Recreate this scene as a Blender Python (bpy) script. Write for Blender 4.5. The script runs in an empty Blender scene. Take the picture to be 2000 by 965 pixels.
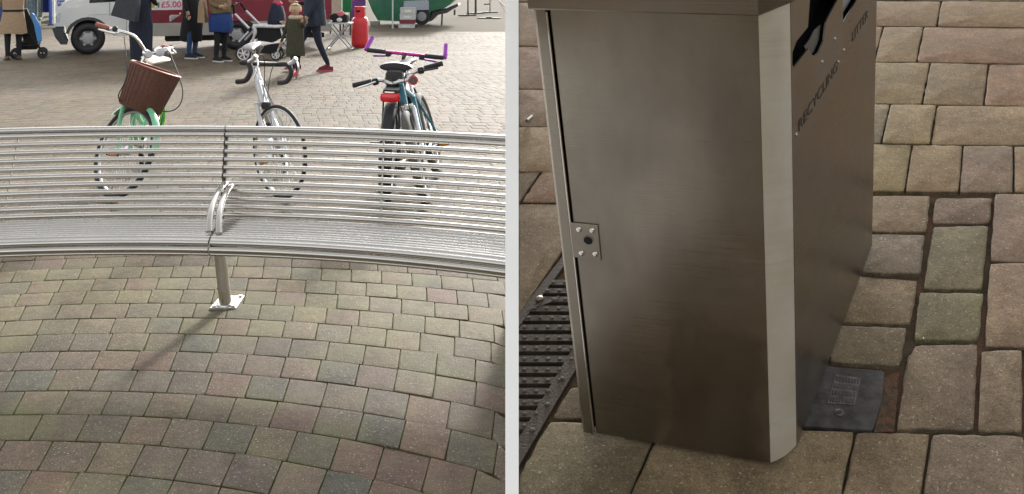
import bpy, bmesh, math, random
from math import radians as R, sin, cos, pi, sqrt, atan2
from mathutils import Vector as V, Matrix as Mx, noise
from mathutils.geometry import tessellate_polygon

random.seed(11)
sc = bpy.context.scene
col = sc.collection

# ------------------------------------------------------------------ camera, sky, sun, exposure
EYE = V((0, 0, 1.67))
FPX = 1921.0                       # focal length in photo pixels (2000 wide)
cam_d = bpy.data.cameras.new('camera')
cam = bpy.data.objects.new('camera', cam_d); col.objects.link(cam)
cam.location = EYE; cam.rotation_euler = (R(90), 0, 0)
cam_d.sensor_width = 36; cam_d.lens = FPX / 2000 * 36
cam_d.shift_y = -537.5 / 2000
cam_d.clip_end = 2000; cam_d.clip_start = .05
sc.camera = cam

SUN_EL, SUN_AZ = 23.0, 7.0        # azimuth measured from +Y towards +X
w = bpy.data.worlds.new('World'); sc.world = w; w.use_nodes = True
nt = w.node_tree; nt.nodes.clear()
sky = nt.nodes.new('ShaderNodeTexSky'); sky.sky_type = 'NISHITA'; sky.sun_disc = False
sky.sun_elevation = R(SUN_EL); sky.sun_rotation = R(SUN_AZ)
sky.dust_density = 4.0; sky.air_density = 1.2; sky.ozone_density = 1.0
hs = nt.nodes.new('ShaderNodeHueSaturation'); hs.inputs['Saturation'].default_value = .03
bg = nt.nodes.new('ShaderNodeBackground'); bg.inputs['Strength'].default_value = .15
wo = nt.nodes.new('ShaderNodeOutputWorld')
nt.links.new(sky.outputs[0], hs.inputs['Color']); nt.links.new(hs.outputs[0], bg.inputs[0]); nt.links.new(bg.outputs[0], wo.inputs[0])
sd = bpy.data.lights.new('sun', 'SUN'); sd.energy = 2.1; sd.angle = R(5.0); sd.color = (1, .95, .87)
sun = bpy.data.objects.new('sun', sd); col.objects.link(sun)
s_dir = V((sin(R(SUN_AZ)) * cos(R(SUN_EL)), cos(R(SUN_AZ)) * cos(R(SUN_EL)), sin(R(SUN_EL))))
sun.rotation_euler = s_dir.to_track_quat('Z', 'Y').to_euler()
vs = sc.view_settings
vs.view_transform = 'Standard'; vs.look = 'None'; vs.gamma = 1; vs.exposure = 1.2

# ------------------------------------------------------------------ helpers
def at(x, y, Y):                   # photo pixel at depth Y -> point
    return V(((x - 1000) * Y / FPX, Y, EYE.z - (y + 55) * Y / FPX))
def gnd(x, y):                     # photo pixel -> point on the plaza floor
    return at(x, y, FPX * EYE.z / (y + 55))

UP = V((-.115, -.359, .926)).normalized()        # the sloping pavement's normal
def ramp(x, y, h=1.75):            # photo pixel -> point on the sloping pavement (h below the eye)
    r = V(((x - 1000) / FPX, 1, -(y + 55) / FPX))
    return EYE + r * (h / -(r.dot(UP)))

class MB:
    def __init__(s): s.v = []; s.f = []; s.m = []
    def add(s, vs_, fs, mi=0):
        o = len(s.v); s.v += [V(p) for p in vs_]; s.f += [tuple(i + o for i in f) for f in fs]; s.m += [mi] * len(fs); return s
    def tube(s, pts, r, n=8, closed=False, mi=0, flat=None):
        pts = [V(p) for p in pts]; N = len(pts)
        rr = r if isinstance(r, (list, tuple)) else [r] * N
        vs_, fs = [], []
        prev = None
        for i, p in enumerate(pts):
            if closed: t = pts[(i + 1) % N] - pts[i - 1]
            else: t = pts[min(i + 1, N - 1)] - pts[max(i - 1, 0)]
            t = t.normalized() if t.length > 1e-9 else V((0, 0, 1))
            if prev is None:
                a = V((0, 0, 1)) if abs(t.z) < .9 else V((1, 0, 0))
                u = t.cross(a).normalized()
            else:
                u = prev - t * prev.dot(t)
                u = u.normalized() if u.length > 1e-6 else t.orthogonal().normalized()
            prev = u; b = t.cross(u)
            for k in range(n):
                a = 2 * pi * k / n
                su, sb = (1, 1) if flat is None else flat
                vs_.append(p + (u * cos(a) * su + b * sin(a) * sb) * rr[i])
        M_ = N if closed else N - 1
        for i in range(M_):
            j = (i + 1) % N
            for k in range(n):
                l = (k + 1) % n
                fs.append((i * n + k, i * n + l, j * n + l, j * n + k))
        if not closed:
            fs.append(tuple(range(n))[::-1]); fs.append(tuple((N - 1) * n + k for k in range(n)))
        return s.add(vs_, fs, mi)
    def box(s, c, d, rot=None, mi=0, bev=0):
        c = V(c); x, y, z = d[0] / 2, d[1] / 2, d[2] / 2
        if bev:
            b = bev; vs_ = []; 
            bm = bmesh.new(); bmesh.ops.create_cube(bm, size=1)
            for q in bm.verts: q.co = V((q.co.x * d[0], q.co.y * d[1], q.co.z * d[2]))
            bmesh.ops.bevel(bm, geom=bm.edges[:], offset=b, segments=2, affect='EDGES', profile=.5)
            bm.verts.index_update()
            vs_ = [q.co.copy() for q in bm.verts]; fs = [tuple(q.index for q in f.verts) for f in bm.faces]; bm.free()
        else:
            vs_ = [V((i, j, k)) for i in (-x, x) for j in (-y, y) for k in (-z, z)]
            fs = [(0, 1, 3, 2), (4, 6, 7, 5), (0, 4, 5, 1), (2, 3, 7, 6), (0, 2, 6, 4), (1, 5, 7, 3)]
        if rot is not None: vs_ = [rot @ p for p in vs_]
        return s.add([p + c for p in vs_], fs, mi)
    def bar(s, a, b, wd, th, up=(0, 0, 1), mi=0):   # rectangular bar from a to b
        a, b = V(a), V(b); t = (b - a).normalized(); u = V(up); sdir = t.cross(u)
        sdir = sdir.normalized() if sdir.length > 1e-6 else t.orthogonal().normalized()
        u = sdir.cross(t)
        vs_ = [p + sdir * i * wd / 2 + u * j * th / 2 for p in (a, b) for i, j in ((-1, -1), (1, -1), (1, 1), (-1, 1))]
        return s.add(vs_, [(0, 3, 2, 1), (4, 5, 6, 7), (0, 1, 5, 4), (1, 2, 6, 5), (2, 3, 7, 6), (3, 0, 4, 7)], mi)
    def loft(s, rings, cap=True, mi=0):
        n = len(rings[0]); vs_ = [p for r in rings for p in r]; fs = []
        for i in range(len(rings) - 1):
            for k in range(n):
                l = (k + 1) % n; fs.append((i * n + k, i * n + l, (i + 1) * n + l, (i + 1) * n + k))
        if cap: fs.append(tuple(range(n))[::-1]); fs.append(tuple((len(rings) - 1) * n + k for k in range(n)))
        return s.add(vs_, fs, mi)
    def cloth(s, secs, n=44, amp=.05):                # hanging cloth with folds that deepen towards the hem
        z0, z1 = secs[0][2], secs[-1][2]; ph = random.uniform(0, 6); rings = []
        full = []
        for i in range(len(secs) - 1):
            for j in range(3): full.append(tuple(a + (c - a) * j / 3 for a, c in zip(secs[i], secs[i + 1])))
        full.append(secs[-1])
        for cx, cy, z, rx, ry in full:
            k = 1 - (z - z0) / (z1 - z0); ring = []
            for q in range(n):
                a = 2 * pi * q / n; f = 1 + amp * k * sin(5 * a + ph + z * 3) + amp * .6 * sin(9 * a - ph + z * 9) * (k * .6 + .3) + .02 * noise.noise(V((cos(a) * 3, sin(a) * 3, z * 9 + ph)))
                ring.append(V((cx + rx * f * cos(a), cy + ry * f * sin(a), z + .01 * k * sin(3 * a + ph))))
            rings.append(ring)
        return s.loft(rings)
    def ell(s, secs, n=16, mi=0, cap=True):         # secs: (cx, cy, z, rx, ry)
        return s.loft([[V((cx + rx * cos(2 * pi * k / n), cy + ry * sin(2 * pi * k / n), z)) for k in range(n)] for cx, cy, z, rx, ry in secs], cap, mi)
    def sphere(s, c, r, n=12, m=8, mi=0):
        c = V(c); rx, ry, rz = r if isinstance(r, (tuple, list)) else (r, r, r)
        return s.ell([(c.x, c.y, c.z - rz * cos(pi * i / m), max(rx * sin(pi * i / m), 1e-4), max(ry * sin(pi * i / m), 1e-4)) for i in range(m + 1)], n, mi)
    def lathe(s, prof, n=20, c=(0, 0, 0), mi=0):
        return s.ell([(c[0], c[1], c[2] + z, r, r) for r, z in prof], n, mi)
    def disc(s, c, axis, r, th, n=16, mi=0):
        a = V(axis).normalized(); c = V(c)
        return s.tube([c - a * th / 2, c + a * th / 2], r, n, mi=mi)
    def prism(s, poly, fn, d, mi=0, holes=()):      # poly (2-D) -> fn(u, v) 3-D, extruded by vector d
        loops = [list(poly)] + [list(h) for h in holes]
        p2 = [V((a, b, 0)) for lp in loops for a, b in lp]
        tris = tessellate_polygon([[V((a, b, 0)) for a, b in lp] for lp in loops])
        d = V(d); N = len(p2); top = [V(fn(p.x, p.y)) for p in p2]; vs_ = top + [p + d for p in top]
        fs = [tuple(t) for t in tris] + [tuple(i + N for i in t[::-1]) for t in tris]
        o = 0
        for lp in loops:
            L = len(lp)
            for i in range(L):
                j = (i + 1) % L; fs.append((o + i, o + i + N, o + j + N, o + j))
            o += L
        return s.add(vs_, fs, mi)
    def xf(s, m): s.v = [m @ p for p in s.v]; return s
    def build(s, name, mat, parent=None, ang=38, local=False, fix=True):
        me = bpy.data.meshes.new(name); me.from_pydata([tuple(p) for p in s.v], [], s.f); 
        for m in (mat if isinstance(mat, (list, tuple)) else [mat]): me.materials.append(m)
        if any(s.m): me.polygons.foreach_set('material_index', s.m)
        if fix:
            bm = bmesh.new(); bm.from_mesh(me); bmesh.ops.recalc_face_normals(bm, faces=bm.faces[:]); bm.to_mesh(me); bm.free()
        me.shade_smooth(); me.set_sharp_from_angle(angle=R(ang)); me.update()
        o = bpy.data.objects.new(name, me); col.objects.link(o)
        if parent is not None:
            o.parent = parent
            if not local: o.matrix_parent_inverse = Wm[parent.name].inverted()
        Wm[o.name] = Wm[parent.name].copy() if (parent is not None and local) else Mx()
        return o
Wm = {}                                            # world matrices of the roots (no depsgraph yet)
def empty(name, m):
    if not isinstance(m, Mx): m = Mx.Translation(V(m))
    o = bpy.data.objects.new(name, None); col.objects.link(o); o.matrix_world = m; o.empty_display_size = .1
    Wm[o.name] = m.copy(); return o
def tag(o, label, cat, group=None):
    o['label'] = label; o['category'] = cat
    if group: o['group'] = group
    return o
def struct(o): o['kind'] = 'structure'; return o
def spline(pts, k=6):                              # Catmull-Rom through pts
    pts = [V(p) for p in pts]; out = []
    for i in range(len(pts) - 1):
        p0, p1, p2, p3 = pts[max(i - 1, 0)], pts[i], pts[i + 1], pts[min(i + 2, len(pts) - 1)]
        for j in range(k):
            t = j / k
            out.append(.5 * ((2 * p1) + (p2 - p0) * t + (2 * p0 - 5 * p1 + 4 * p2 - p3) * t * t + (3 * p1 - p0 - 3 * p2 + p3) * t ** 3))
    return out + [pts[-1]]

# ------------------------------------------------------------------ materials
def newmat(name):
    m = bpy.data.materials.new(name); m.use_nodes = True
    n = m.node_tree; return m, n, n.nodes['Principled BSDF'], (lambda t: n.nodes.new('ShaderNode' + t)), n.links.new
MATS = {}
def mat(name, c, rough=.5, metal=0., var=.12, scale=18., bump=0., coat=0., spec=.5, trans=0.):
    if name in MATS: return MATS[name]
    m, n, P, N, L = newmat(name)
    P.inputs['Roughness'].default_value = rough; P.inputs['Metallic'].default_value = metal
    P.inputs['Coat Weight'].default_value = coat; P.inputs['Specular IOR Level'].default_value = spec
    P.inputs['Transmission Weight'].default_value = trans
    g = N('NewGeometry'); t = N('TexNoise'); t.inputs['Scale'].default_value = scale; t.inputs['Detail'].default_value = 6
    L(g.outputs['Position'], t.inputs['Vector'])
    mp = N('MapRange'); mp.inputs['To Min'].default_value = 1 - var; mp.inputs['To Max'].default_value = 1 + var
    mp.inputs['From Min'].default_value = .3; mp.inputs['From Max'].default_value = .7
    L(t.outputs['Fac'], mp.inputs['Value'])
    h = N('HueSaturation'); h.inputs['Color'].default_value = (*c, 1); L(mp.outputs[0], h.inputs['Value']); L(h.outputs[0], P.inputs['Base Color'])
    mr = N('MapRange'); mr.inputs['To Min'].default_value = max(rough - .08, .03); mr.inputs['To Max'].default_value = min(rough + .1, 1)
    L(t.outputs['Fac'], mr.inputs['Value']); L(mr.outputs[0], P.inputs['Roughness'])
    if bump:
        b = N('Bump'); b.inputs['Strength'].default_value = bump; b.inputs['Distance'].default_value = .004
        t2 = N('TexNoise'); t2.inputs['Scale'].default_value = scale * 4; t2.inputs['Detail'].default_value = 4
        L(g.outputs['Position'], t2.inputs['Vector']); L(t2.outputs['Fac'], b.inputs['Height']); L(b.outputs[0], P.inputs['Normal'])
    MATS[name] = m; return m

def paver_mat(name, grain, speck, bump, moss, edge=(.06, .055, .035)):
    m, n, P, N, L = newmat(name)
    g = N('NewGeometry'); ca = N('VertexColor'); ca.layer_name = 'tint'
    def noise_(sc_, det=4, rg=.6):
        t = N('TexNoise'); t.inputs['Scale'].default_value = sc_; t.inputs['Detail'].default_value = det; t.inputs['Roughness'].default_value = rg
        L(g.outputs['Position'], t.inputs['Vector']); return t
    n1 = noise_(9, 5); n2 = noise_(grain, 3, .75); n3 = noise_(speck, 1); n4 = noise_(38, 5, .7)
    def mr(src, a, b, lo, hi):
        q = N('MapRange'); L(src, q.inputs['Value']); q.inputs['From Min'].default_value = a; q.inputs['From Max'].default_value = b
        q.inputs['To Min'].default_value = lo; q.inputs['To Max'].default_value = hi; return q.outputs[0]
    def mul(a, b):
        q = N('Math'); q.operation = 'MULTIPLY'; L(a, q.inputs[0]); L(b, q.inputs[1]); return q.outputs[0]
    val = mul(mul(mr(n1.outputs['Fac'], .3, .7, .76, 1.2), mr(n2.outputs['Fac'], .25, .75, .5, 1.5)), mr(n4.outputs['Fac'], .3, .7, .76, 1.22))
    h = N('HueSaturation'); L(ca.outputs['Color'], h.inputs['Color']); L(val, h.inputs['Value'])
    mx = N('MixRGB'); L(mr(n3.outputs['Fac'], .66, .74, 0, .6), mx.inputs['Fac']); L(h.outputs[0], mx.inputs[1]); mx.inputs[2].default_value = (.52, .47, .38, 1)
    n5 = noise_(speck * .7, 1)
    mx2 = N('MixRGB'); L(mr(n5.outputs['Fac'], .26, .34, .55, 0), mx2.inputs['Fac']); L(mx.outputs[0], mx2.inputs[1]); mx2.inputs[2].default_value = (.07, .055, .04, 1)
    out = mx2
    if moss:
        n6 = noise_(2.3, 4, .65)
        mx3 = N('MixRGB'); L(mr(n6.outputs['Fac'], .48, .72, 0, moss), mx3.inputs['Fac']); L(mx2.outputs[0], mx3.inputs[1]); mx3.inputs[2].default_value = (.16, .17, .07, 1)
        out = mx3
    inv = N('Math'); inv.operation = 'SUBTRACT'; inv.inputs[0].default_value = 1; L(ca.outputs['Alpha'], inv.inputs[1])
    n7 = noise_(26, 5, .7); n8 = noise_(1.1, 4, .6)
    mxe = N('MixRGB'); L(mul(mr(n7.outputs['Fac'], .38, .64, .05, .9), inv.outputs[0]), mxe.inputs['Fac']); L(out.outputs[0], mxe.inputs[1]); mxe.inputs[2].default_value = (*edge, 1)
    vo = N('TexVoronoi'); vo.inputs['Scale'].default_value = 3.1; L(g.outputs['Position'], vo.inputs['Vector'])     # trodden gum
    mxg = N('MixRGB'); L(mr(vo.outputs['Distance'], .035, .05, .5, 0), mxg.inputs['Fac']); L(mxe.outputs[0], mxg.inputs[1]); mxg.inputs[2].default_value = (.09, .085, .08, 1)
    hd = N('HueSaturation'); L(mxg.outputs[0], hd.inputs['Color']); L(mr(n8.outputs['Fac'], .35, .65, .84, 1.12), hd.inputs['Value'])
    L(hd.outputs[0], P.inputs['Base Color'])
    P.inputs['Roughness'].default_value = .8; P.inputs['Specular IOR Level'].default_value = .2
    ad = N('Math'); ad.operation = 'MULTIPLY_ADD'; L(n2.outputs['Fac'], ad.inputs[0]); ad.inputs[1].default_value = .7; L(n4.outputs['Fac'], ad.inputs[2])
    b = N('Bump'); b.inputs['Strength'].default_value = bump; b.inputs['Distance'].default_value = .004
    L(ad.outputs[0], b.inputs['Height']); L(b.outputs[0], P.inputs['Normal'])
    return m
m_pav = paver_mat('plaza_paver', 150, 120, .8, .42, (.095, .098, .036))
m_pav_far = paver_mat('plaza_paver_far', 90, 60, .3, .12)
m_pavr = paver_mat('slope_paver', 230, 170, .4, .2)

def soil(name, a, b, c, s1=3, s2=14):
    m, n, P, N, L = newmat(name); g = N('NewGeometry')
    t = N('TexNoise'); t.inputs['Scale'].default_value = s1; t.inputs['Detail'].default_value = 6; L(g.outputs['Position'], t.inputs['Vector'])
    t2 = N('TexNoise'); t2.inputs['Scale'].default_value = s2; t2.inputs['Detail'].default_value = 8; L(g.outputs['Position'], t2.inputs['Vector'])
    r = N('ValToRGB'); r.color_ramp.elements[0].position = .38; r.color_ramp.elements[1].position = .62
    r.color_ramp.elements[0].color = (*a, 1); r.color_ramp.elements[1].color = (*b, 1); L(t.outputs['Fac'], r.inputs['Fac'])
    mx = N('MixRGB'); q = N('MapRange'); q.inputs['From Min'].default_value = .45; q.inputs['From Max'].default_value = .65; L(t2.outputs['Fac'], q.inputs['Value'])
    L(q.outputs[0], mx.inputs['Fac']); L(r.outputs[0], mx.inputs[1]); mx.inputs[2].default_value = (*c, 1); L(mx.outputs[0], P.inputs['Base Color'])
    P.inputs['Roughness'].default_value = .95; P.inputs['Specular IOR Level'].default_value = .2
    b_ = N('Bump'); b_.inputs['Strength'].default_value = .8; b_.inputs['Distance'].default_value = .006
    t3 = N('TexNoise'); t3.inputs['Scale'].default_value = 160; L(g.outputs['Position'], t3.inputs['Vector']); L(t3.outputs['Fac'], b_.inputs['Height']); L(b_.outputs[0], P.inputs['Normal'])
    return m
m_joint = soil('joint_moss', (.085, .07, .05), (.15, .18, .045), (.11, .092, .058), 1.6, 22)
m_sand = soil('joint_sand', (.11, .092, .066), (.095, .083, .055), (.125, .102, .076), 1.6, 22)
m_dirt = soil('joint_dirt', (.085, .06, .04), (.13, .07, .042), (.05, .045, .026), 5, 12)

def steel(name, c, rough, stretch, stain, bmp=.03):
    """brushed stainless steel; stretch = brushing direction scale, stain = dull smears"""
    m, n, P, N, L = newmat(name); tc = N('TexCoord'); mp = N('Mapping'); mp.inputs['Scale'].default_value = stretch; L(tc.outputs['Object'], mp.inputs['Vector'])
    t = N('TexNoise'); t.inputs['Scale'].default_value = 1; t.inputs['Detail'].default_value = 4; L(mp.outputs[0], t.inputs['Vector'])
    t2 = N('TexNoise'); t2.inputs['Scale'].default_value = 5; t2.inputs['Detail'].default_value = 5; L(tc.outputs['Object'], t2.inputs['Vector'])
    q = N('MapRange'); q.inputs['From Min'].default_value = .3; q.inputs['From Max'].default_value = .7; q.inputs['To Min'].default_value = rough - .05; q.inputs['To Max'].default_value = rough + .08
    L(t.outputs['Fac'], q.inputs['Value'])
    s = N('MapRange'); s.inputs['From Min'].default_value = .42; s.inputs['From Max'].default_value = .62; s.inputs['To Min'].default_value = 0; s.inputs['To Max'].default_value = stain
    L(t2.outputs['Fac'], s.inputs['Value'])
    a = N('Math'); a.operation = 'ADD'; L(q.outputs[0], a.inputs[0]); L(s.outputs[0], a.inputs[1]); L(a.outputs[0], P.inputs['Roughness'])
    v = N('MapRange'); v.inputs['From Min'].default_value = .3; v.inputs['From Max'].default_value = .7; v.inputs['To Min'].default_value = .97; v.inputs['To Max'].default_value = 1.03; L(t.outputs['Fac'], v.inputs['Value'])
    v2 = N('MapRange'); v2.inputs['From Min'].default_value = .35; v2.inputs['From Max'].default_value = .7; v2.inputs['To Min'].default_value = 1.08; v2.inputs['To Max'].default_value = 1.08 - stain * 1.2; L(t2.outputs['Fac'], v2.inputs['Value'])
    mm = N('Math'); mm.operation = 'MULTIPLY'; L(v.outputs[0], mm.inputs[0]); L(v2.outputs[0], mm.inputs[1])
    h = N('HueSaturation'); h.inputs['Color'].default_value = (*c, 1); L(mm.outputs[0], h.inputs['Value']); L(h.outputs[0], P.inputs['Base Color'])
    P.inputs['Metallic'].default_value = 1
    b = N('Bump'); b.inputs['Strength'].default_value = bmp; b.inputs['Distance'].default_value = .0005; L(t.outputs['Fac'], b.inputs['Height']); L(b.outputs[0], P.inputs['Normal'])
    return m
m_tube = steel('bench_steel', (.53, .515, .49), .2, (2, 9, 9), .06, .0)
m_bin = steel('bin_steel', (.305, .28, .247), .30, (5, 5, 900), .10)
m_binedge = steel('bin_steel_lit', (.80, .775, .70), .38, (5, 5, 900), .32)  # paler steel colour stands in for sky light on the bevelled corner
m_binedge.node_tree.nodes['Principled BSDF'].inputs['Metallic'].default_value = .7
m_chrome = mat('chrome', (.75, .75, .75), .16, 1., .05)
m_black = mat('black_rubber', (.02, .02, .022), .6, 0, .25)
m_gloss = mat('black_gloss', (.015, .015, .017), .25, 0, .1)
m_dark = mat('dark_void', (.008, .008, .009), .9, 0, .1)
m_white = mat('white_paint', (.9, .9, .89), .6, 0, .015)

# ------------------------------------------------------------------ paving pieces
def paver_geom(poly, seg, chamf, rough, up=V((0, 0, 1)), depth=.045, inset=.0, lift=0.):
    """worn block from a planar polygon of 3-D points: verts, faces"""
    n = len(poly); c = sum(poly, V((0, 0, 0))) / n
    P = []
    for i in range(n):
        a, b = poly[i], poly[(i + 1) % n]
        for j in range(seg): P.append(a.lerp(b, j / seg))
    if inset:
        Q = []
        N_ = len(P)
        for i in range(N_):
            e1 = (P[i] - P[i - 1]).normalized(); e2 = (P[(i + 1) % N_] - P[i]).normalized()
            n1, n2 = up.cross(e1), up.cross(e2)
            if (c - P[i]).dot(n1) < 0: n1, n2 = -n1, -n2
            d = (n1 + n2); d = d.normalized() / max(.5, d.length / 2)
            Q.append(P[i] + d * inset)
        P = Q
    N_ = len(P)
    if rough:
        for i in range(N_):
            p = P[i]; d = (c - p).normalized()
            k = noise.noise(p * 55) * rough + noise.noise(p * 160) * rough * .6
            if seg > 1 and i % seg == 0: k = abs(k) + rough * .7
            P[i] = p + d * k
    tilt = V((random.gauss(0, .006), random.gauss(0, .006), 0)); 
    top, mid, bot, inn = [], [], [], []
    for p in P:
        d = c - p; l = d.length; d = d / l if l else d
        z = up * (lift + (p - c).dot(tilt))
        top.append(p + d * chamf * 1.5 + z); mid.append(p + d * chamf * .25 + z - up * chamf * .55); bot.append(p - up * depth)
        inn.append(p + d * min(chamf * 3.2, l * .4) + z + up * .0004)
    vs_ = top + mid + bot + [c + up * (lift + .0006)] + inn; I_ = 3 * N_ + 1
    fs = []
    for i in range(N_):
        j = (i + 1) % N_
        fs += [(3 * N_, I_ + i, I_ + j), (I_ + i, i, j, I_ + j), (i, N_ + i, N_ + j, j), (N_ + i, 2 * N_ + i, 2 * N_ + j, N_ + j)]
    paver_geom.w = [.45] * N_ + [.05] * N_ + [0.] * N_ + [1.] + [1.] * N_
    return vs_, fs
def tinted(name, vs_, fs, tint, m, parent, ang=50):
    me = bpy.data.meshes.new(name); me.from_pydata([tuple(p) for p in vs_], [], fs); me.materials.append(m)
    at_ = me.color_attributes.new('tint', 'FLOAT_COLOR', 'POINT')
    if isinstance(tint, list): at_.data.foreach_set('color', tint)
    else: at_.data.foreach_set('color', [q for a_ in paver_geom.w for q in (*tint, a_)])
    bm = bmesh.new(); bm.from_mesh(me); bmesh.ops.recalc_face_normals(bm, faces=bm.faces[:]); bm.to_mesh(me); bm.free()
    me.shade_smooth(); me.set_sharp_from_angle(angle=R(ang))
    o = bpy.data.objects.new(name, me); col.objects.link(o)
    if parent is not None: o.parent = parent
    return o
def jit(c, a=.12):
    k = 1 + random.uniform(-a, a); return tuple(max(0, q * k * (1 + random.uniform(-.05, .05))) for q in c)

# ------------------------------------------------------------------ the plaza floor
b = MB(); S = 400
b.add([(-S, -20, -.013), (S, -20, -.013), (S, S, -.013), (-S, S, -.013)], [(0, 1, 2, 3)])
ground = struct(b.build('ground', m_joint)); Wm['ground'] = Mx()

CEN = V((-1.75, .25, 0))
PAL_NEAR = [((.148, .120, .085), 6), ((.152, .114, .084), 6), ((.15, .102, .078), 4), ((.128, .108, .085), 6), ((.098, .095, .076), 2), ((.138, .110, .085), 6), ((.120, .102, .083), 4)]
PAL_MID = [((.132, .115, .070), 6), ((.122, .108, .067), 5), ((.138, .106, .072), 4), ((.116, .103, .072), 4)]
PAL_FAR = [((.155, .13, .09), 6), ((.145, .122, .087), 5), ((.16, .126, .094), 4), ((.136, .119, .09), 3)]
def pick(p):
    t = random.uniform(0, sum(q for _, q in p))
    for c, q in p:
        t -= q
        if t <= 0: return c
    return p[-1][0]
PITCH_R, PITCH_W = .2075, .165
def jdir(r, Xa):      # joint skew: joints do not run quite radially in this laid pattern
    return -.27 - .10 * (Xa + 1.4)
cells = []
k = -3
while True:
    r0 = 3.05 + k * PITCH_R; r1 = r0 + PITCH_R; k += 1
    if r0 > 27: break
    rm = (r0 + r1) / 2
    off = random.uniform(0, PITCH_W)
    i0, i1 = int(-16 / PITCH_W), int(2.2 / PITCH_W)
    x = max(-.80 * (rm + .6) - 2.0, -rm + CEN.x + .1) + off
    while x < .12:
        wd = PITCH_W * random.uniform(.95, 1.05)
        def pt(xx, rr):
            dx = xx - CEN.x
            if abs(dx) >= rr: return None
            # position on row centre line, then slide along the joint direction
            y = CEN.y + sqrt(rm * rm - dx * dx); sl = jdir(rm, xx) + dx / rm
            x2 = xx + (rr - rm) * sl
            d2 = x2 - CEN.x
            return V((x2, CEN.y + sqrt(max(rr * rr - d2 * d2, .01)), 0))
        q = [pt(x, r0), pt(x + wd, r0), pt(x + wd, r1), pt(x, r1)]
        x += wd
        if None in q: continue
        c = sum(q, V((0, 0, 0))) / 4
        if c.y < 2.2 or min(p.x for p in q) > -.04: continue
        for p in q: p.x = min(p.x, -.0145)
        px = 1000 + FPX * c.x / c.y; py = -55 + FPX * EYE.z / c.y
        if px < -700 or py > 1500: continue
        cells.append((py, px, rm, q))
cells.sort(key=lambda t: -t[0])
singles = [t for t in cells if -40 < t[1] < 1000 and t[0] < 1000][:300]
sid = {id(t) for t in singles}
fv, ff, ft = [], [], []
for t in cells:
    py, px, rm, q = t
    if rm < 4.15 + noise.noise(V((px * .01, rm, 0))) * .12: c = pick(PAL_NEAR)
    elif rm < 5.35: c = pick(PAL_MID) if random.random() < .92 else pick(PAL_NEAR)
    else:
        c = pick(PAL_FAR)
        if rm < 7.4 + noise.noise(V((px * .006, rm, 3))) * .5: c = (c[0] * .76, c[1] * .70, c[2] * .68)     # browner blocks round the bicycle stands
    c = jit(c, .07); kk = .73 * random.uniform(.88, 1.12) if rm < 4.2 else .93; c = (c[0] * 1.02 * kk, c[1] * .965 * kk, c[2] * .88 * kk) if rm < 5.35 else (c[0] * .80, c[1] * .74, c[2] * .68)
    if id(t) in sid:
        vs_, fs = paver_geom(q, 4, .0028, .0016, depth=.035, inset=.0012, lift=random.gauss(0, .0009))
        tinted('paver', vs_, fs, c, m_pav, ground)
    else:
        vs_, fs = paver_geom(q, 1, .0025, 0, depth=.02, inset=.0014, lift=random.gauss(0, .0006))
        o = len(fv); fv += vs_; ff += [tuple(i + o for i in f) for f in fs]; ft += [z for a_ in paver_geom.w for z in (*c, a_)]
o = tinted('distant_pavers', fv, ff, ft, m_pav_far, ground); o['kind'] = 'stuff'
b = MB(); ang = [pi * i / 48 for i in range(49)]
b.add([CEN + V((cos(a) * 5.5, sin(a) * 5.5, -.0085)) for a in ang] + [CEN + V((cos(a) * 26.9, sin(a) * 26.9, -.0085)) for a in ang], [(i, i + 49, i + 50, i + 1) for i in range(48)])
b.build('sand_bed', m_sand, ground)
# beyond: brick pattern carried by the material only
m_brick, n_, P_, N_, L_ = newmat('far_brick_paving')
g_ = N_('NewGeometry'); bt = N_('TexBrick'); bt.inputs['Scale'].default_value = 1; bt.inputs['Brick Width'].default_value = .2; bt.inputs['Row Height'].default_value = .2
bt.inputs['Mortar Size'].default_value = .006; bt.inputs['Color1'].default_value = (.125, .108, .08, 1); bt.inputs['Color2'].default_value = (.112, .098, .074, 1); bt.inputs['Mortar'].default_value = (.15, .12, .09, 1)
L_(g_.outputs['Position'], bt.inputs['Vector']); L_(bt.outputs['Color'], P_.inputs['Base Color']); P_.inputs['Roughness'].default_value = .95; P_.inputs['Specular IOR Level'].default_value = .05
b = MB(); ang = [pi * i / 48 for i in range(49)]
ri = 26.7
b.add([CEN + V((cos(a) * ri, sin(a) * ri, -.003)) for a in ang] + [CEN + V((cos(a) * 380, sin(a) * 380, -.003)) for a in ang], [(i, i + 49, i + 50, i + 1) for i in range(48)])
b.build('far_paving', m_brick, ground)
m_brick2 = m_brick.copy(); m_brick2.name = 'near_brick_paving'
for n_ in m_brick2.node_tree.nodes:
    if n_.type == 'TEX_BRICK': n_.inputs['Color1'].default_value = (.16, .125, .09, 1); n_.inputs['Color2'].default_value = (.13, .105, .08, 1); n_.inputs['Mortar'].default_value = (.06, .05, .04, 1)
b = MB(); b.add([(-14, -19, -.004), (-.0145, -19, -.004), (-.0145, 2.3, -.004), (-14, 2.3, -.004)], [(0, 1, 2, 3)]); b.build('near_paving', m_brick2, ground)

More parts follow.
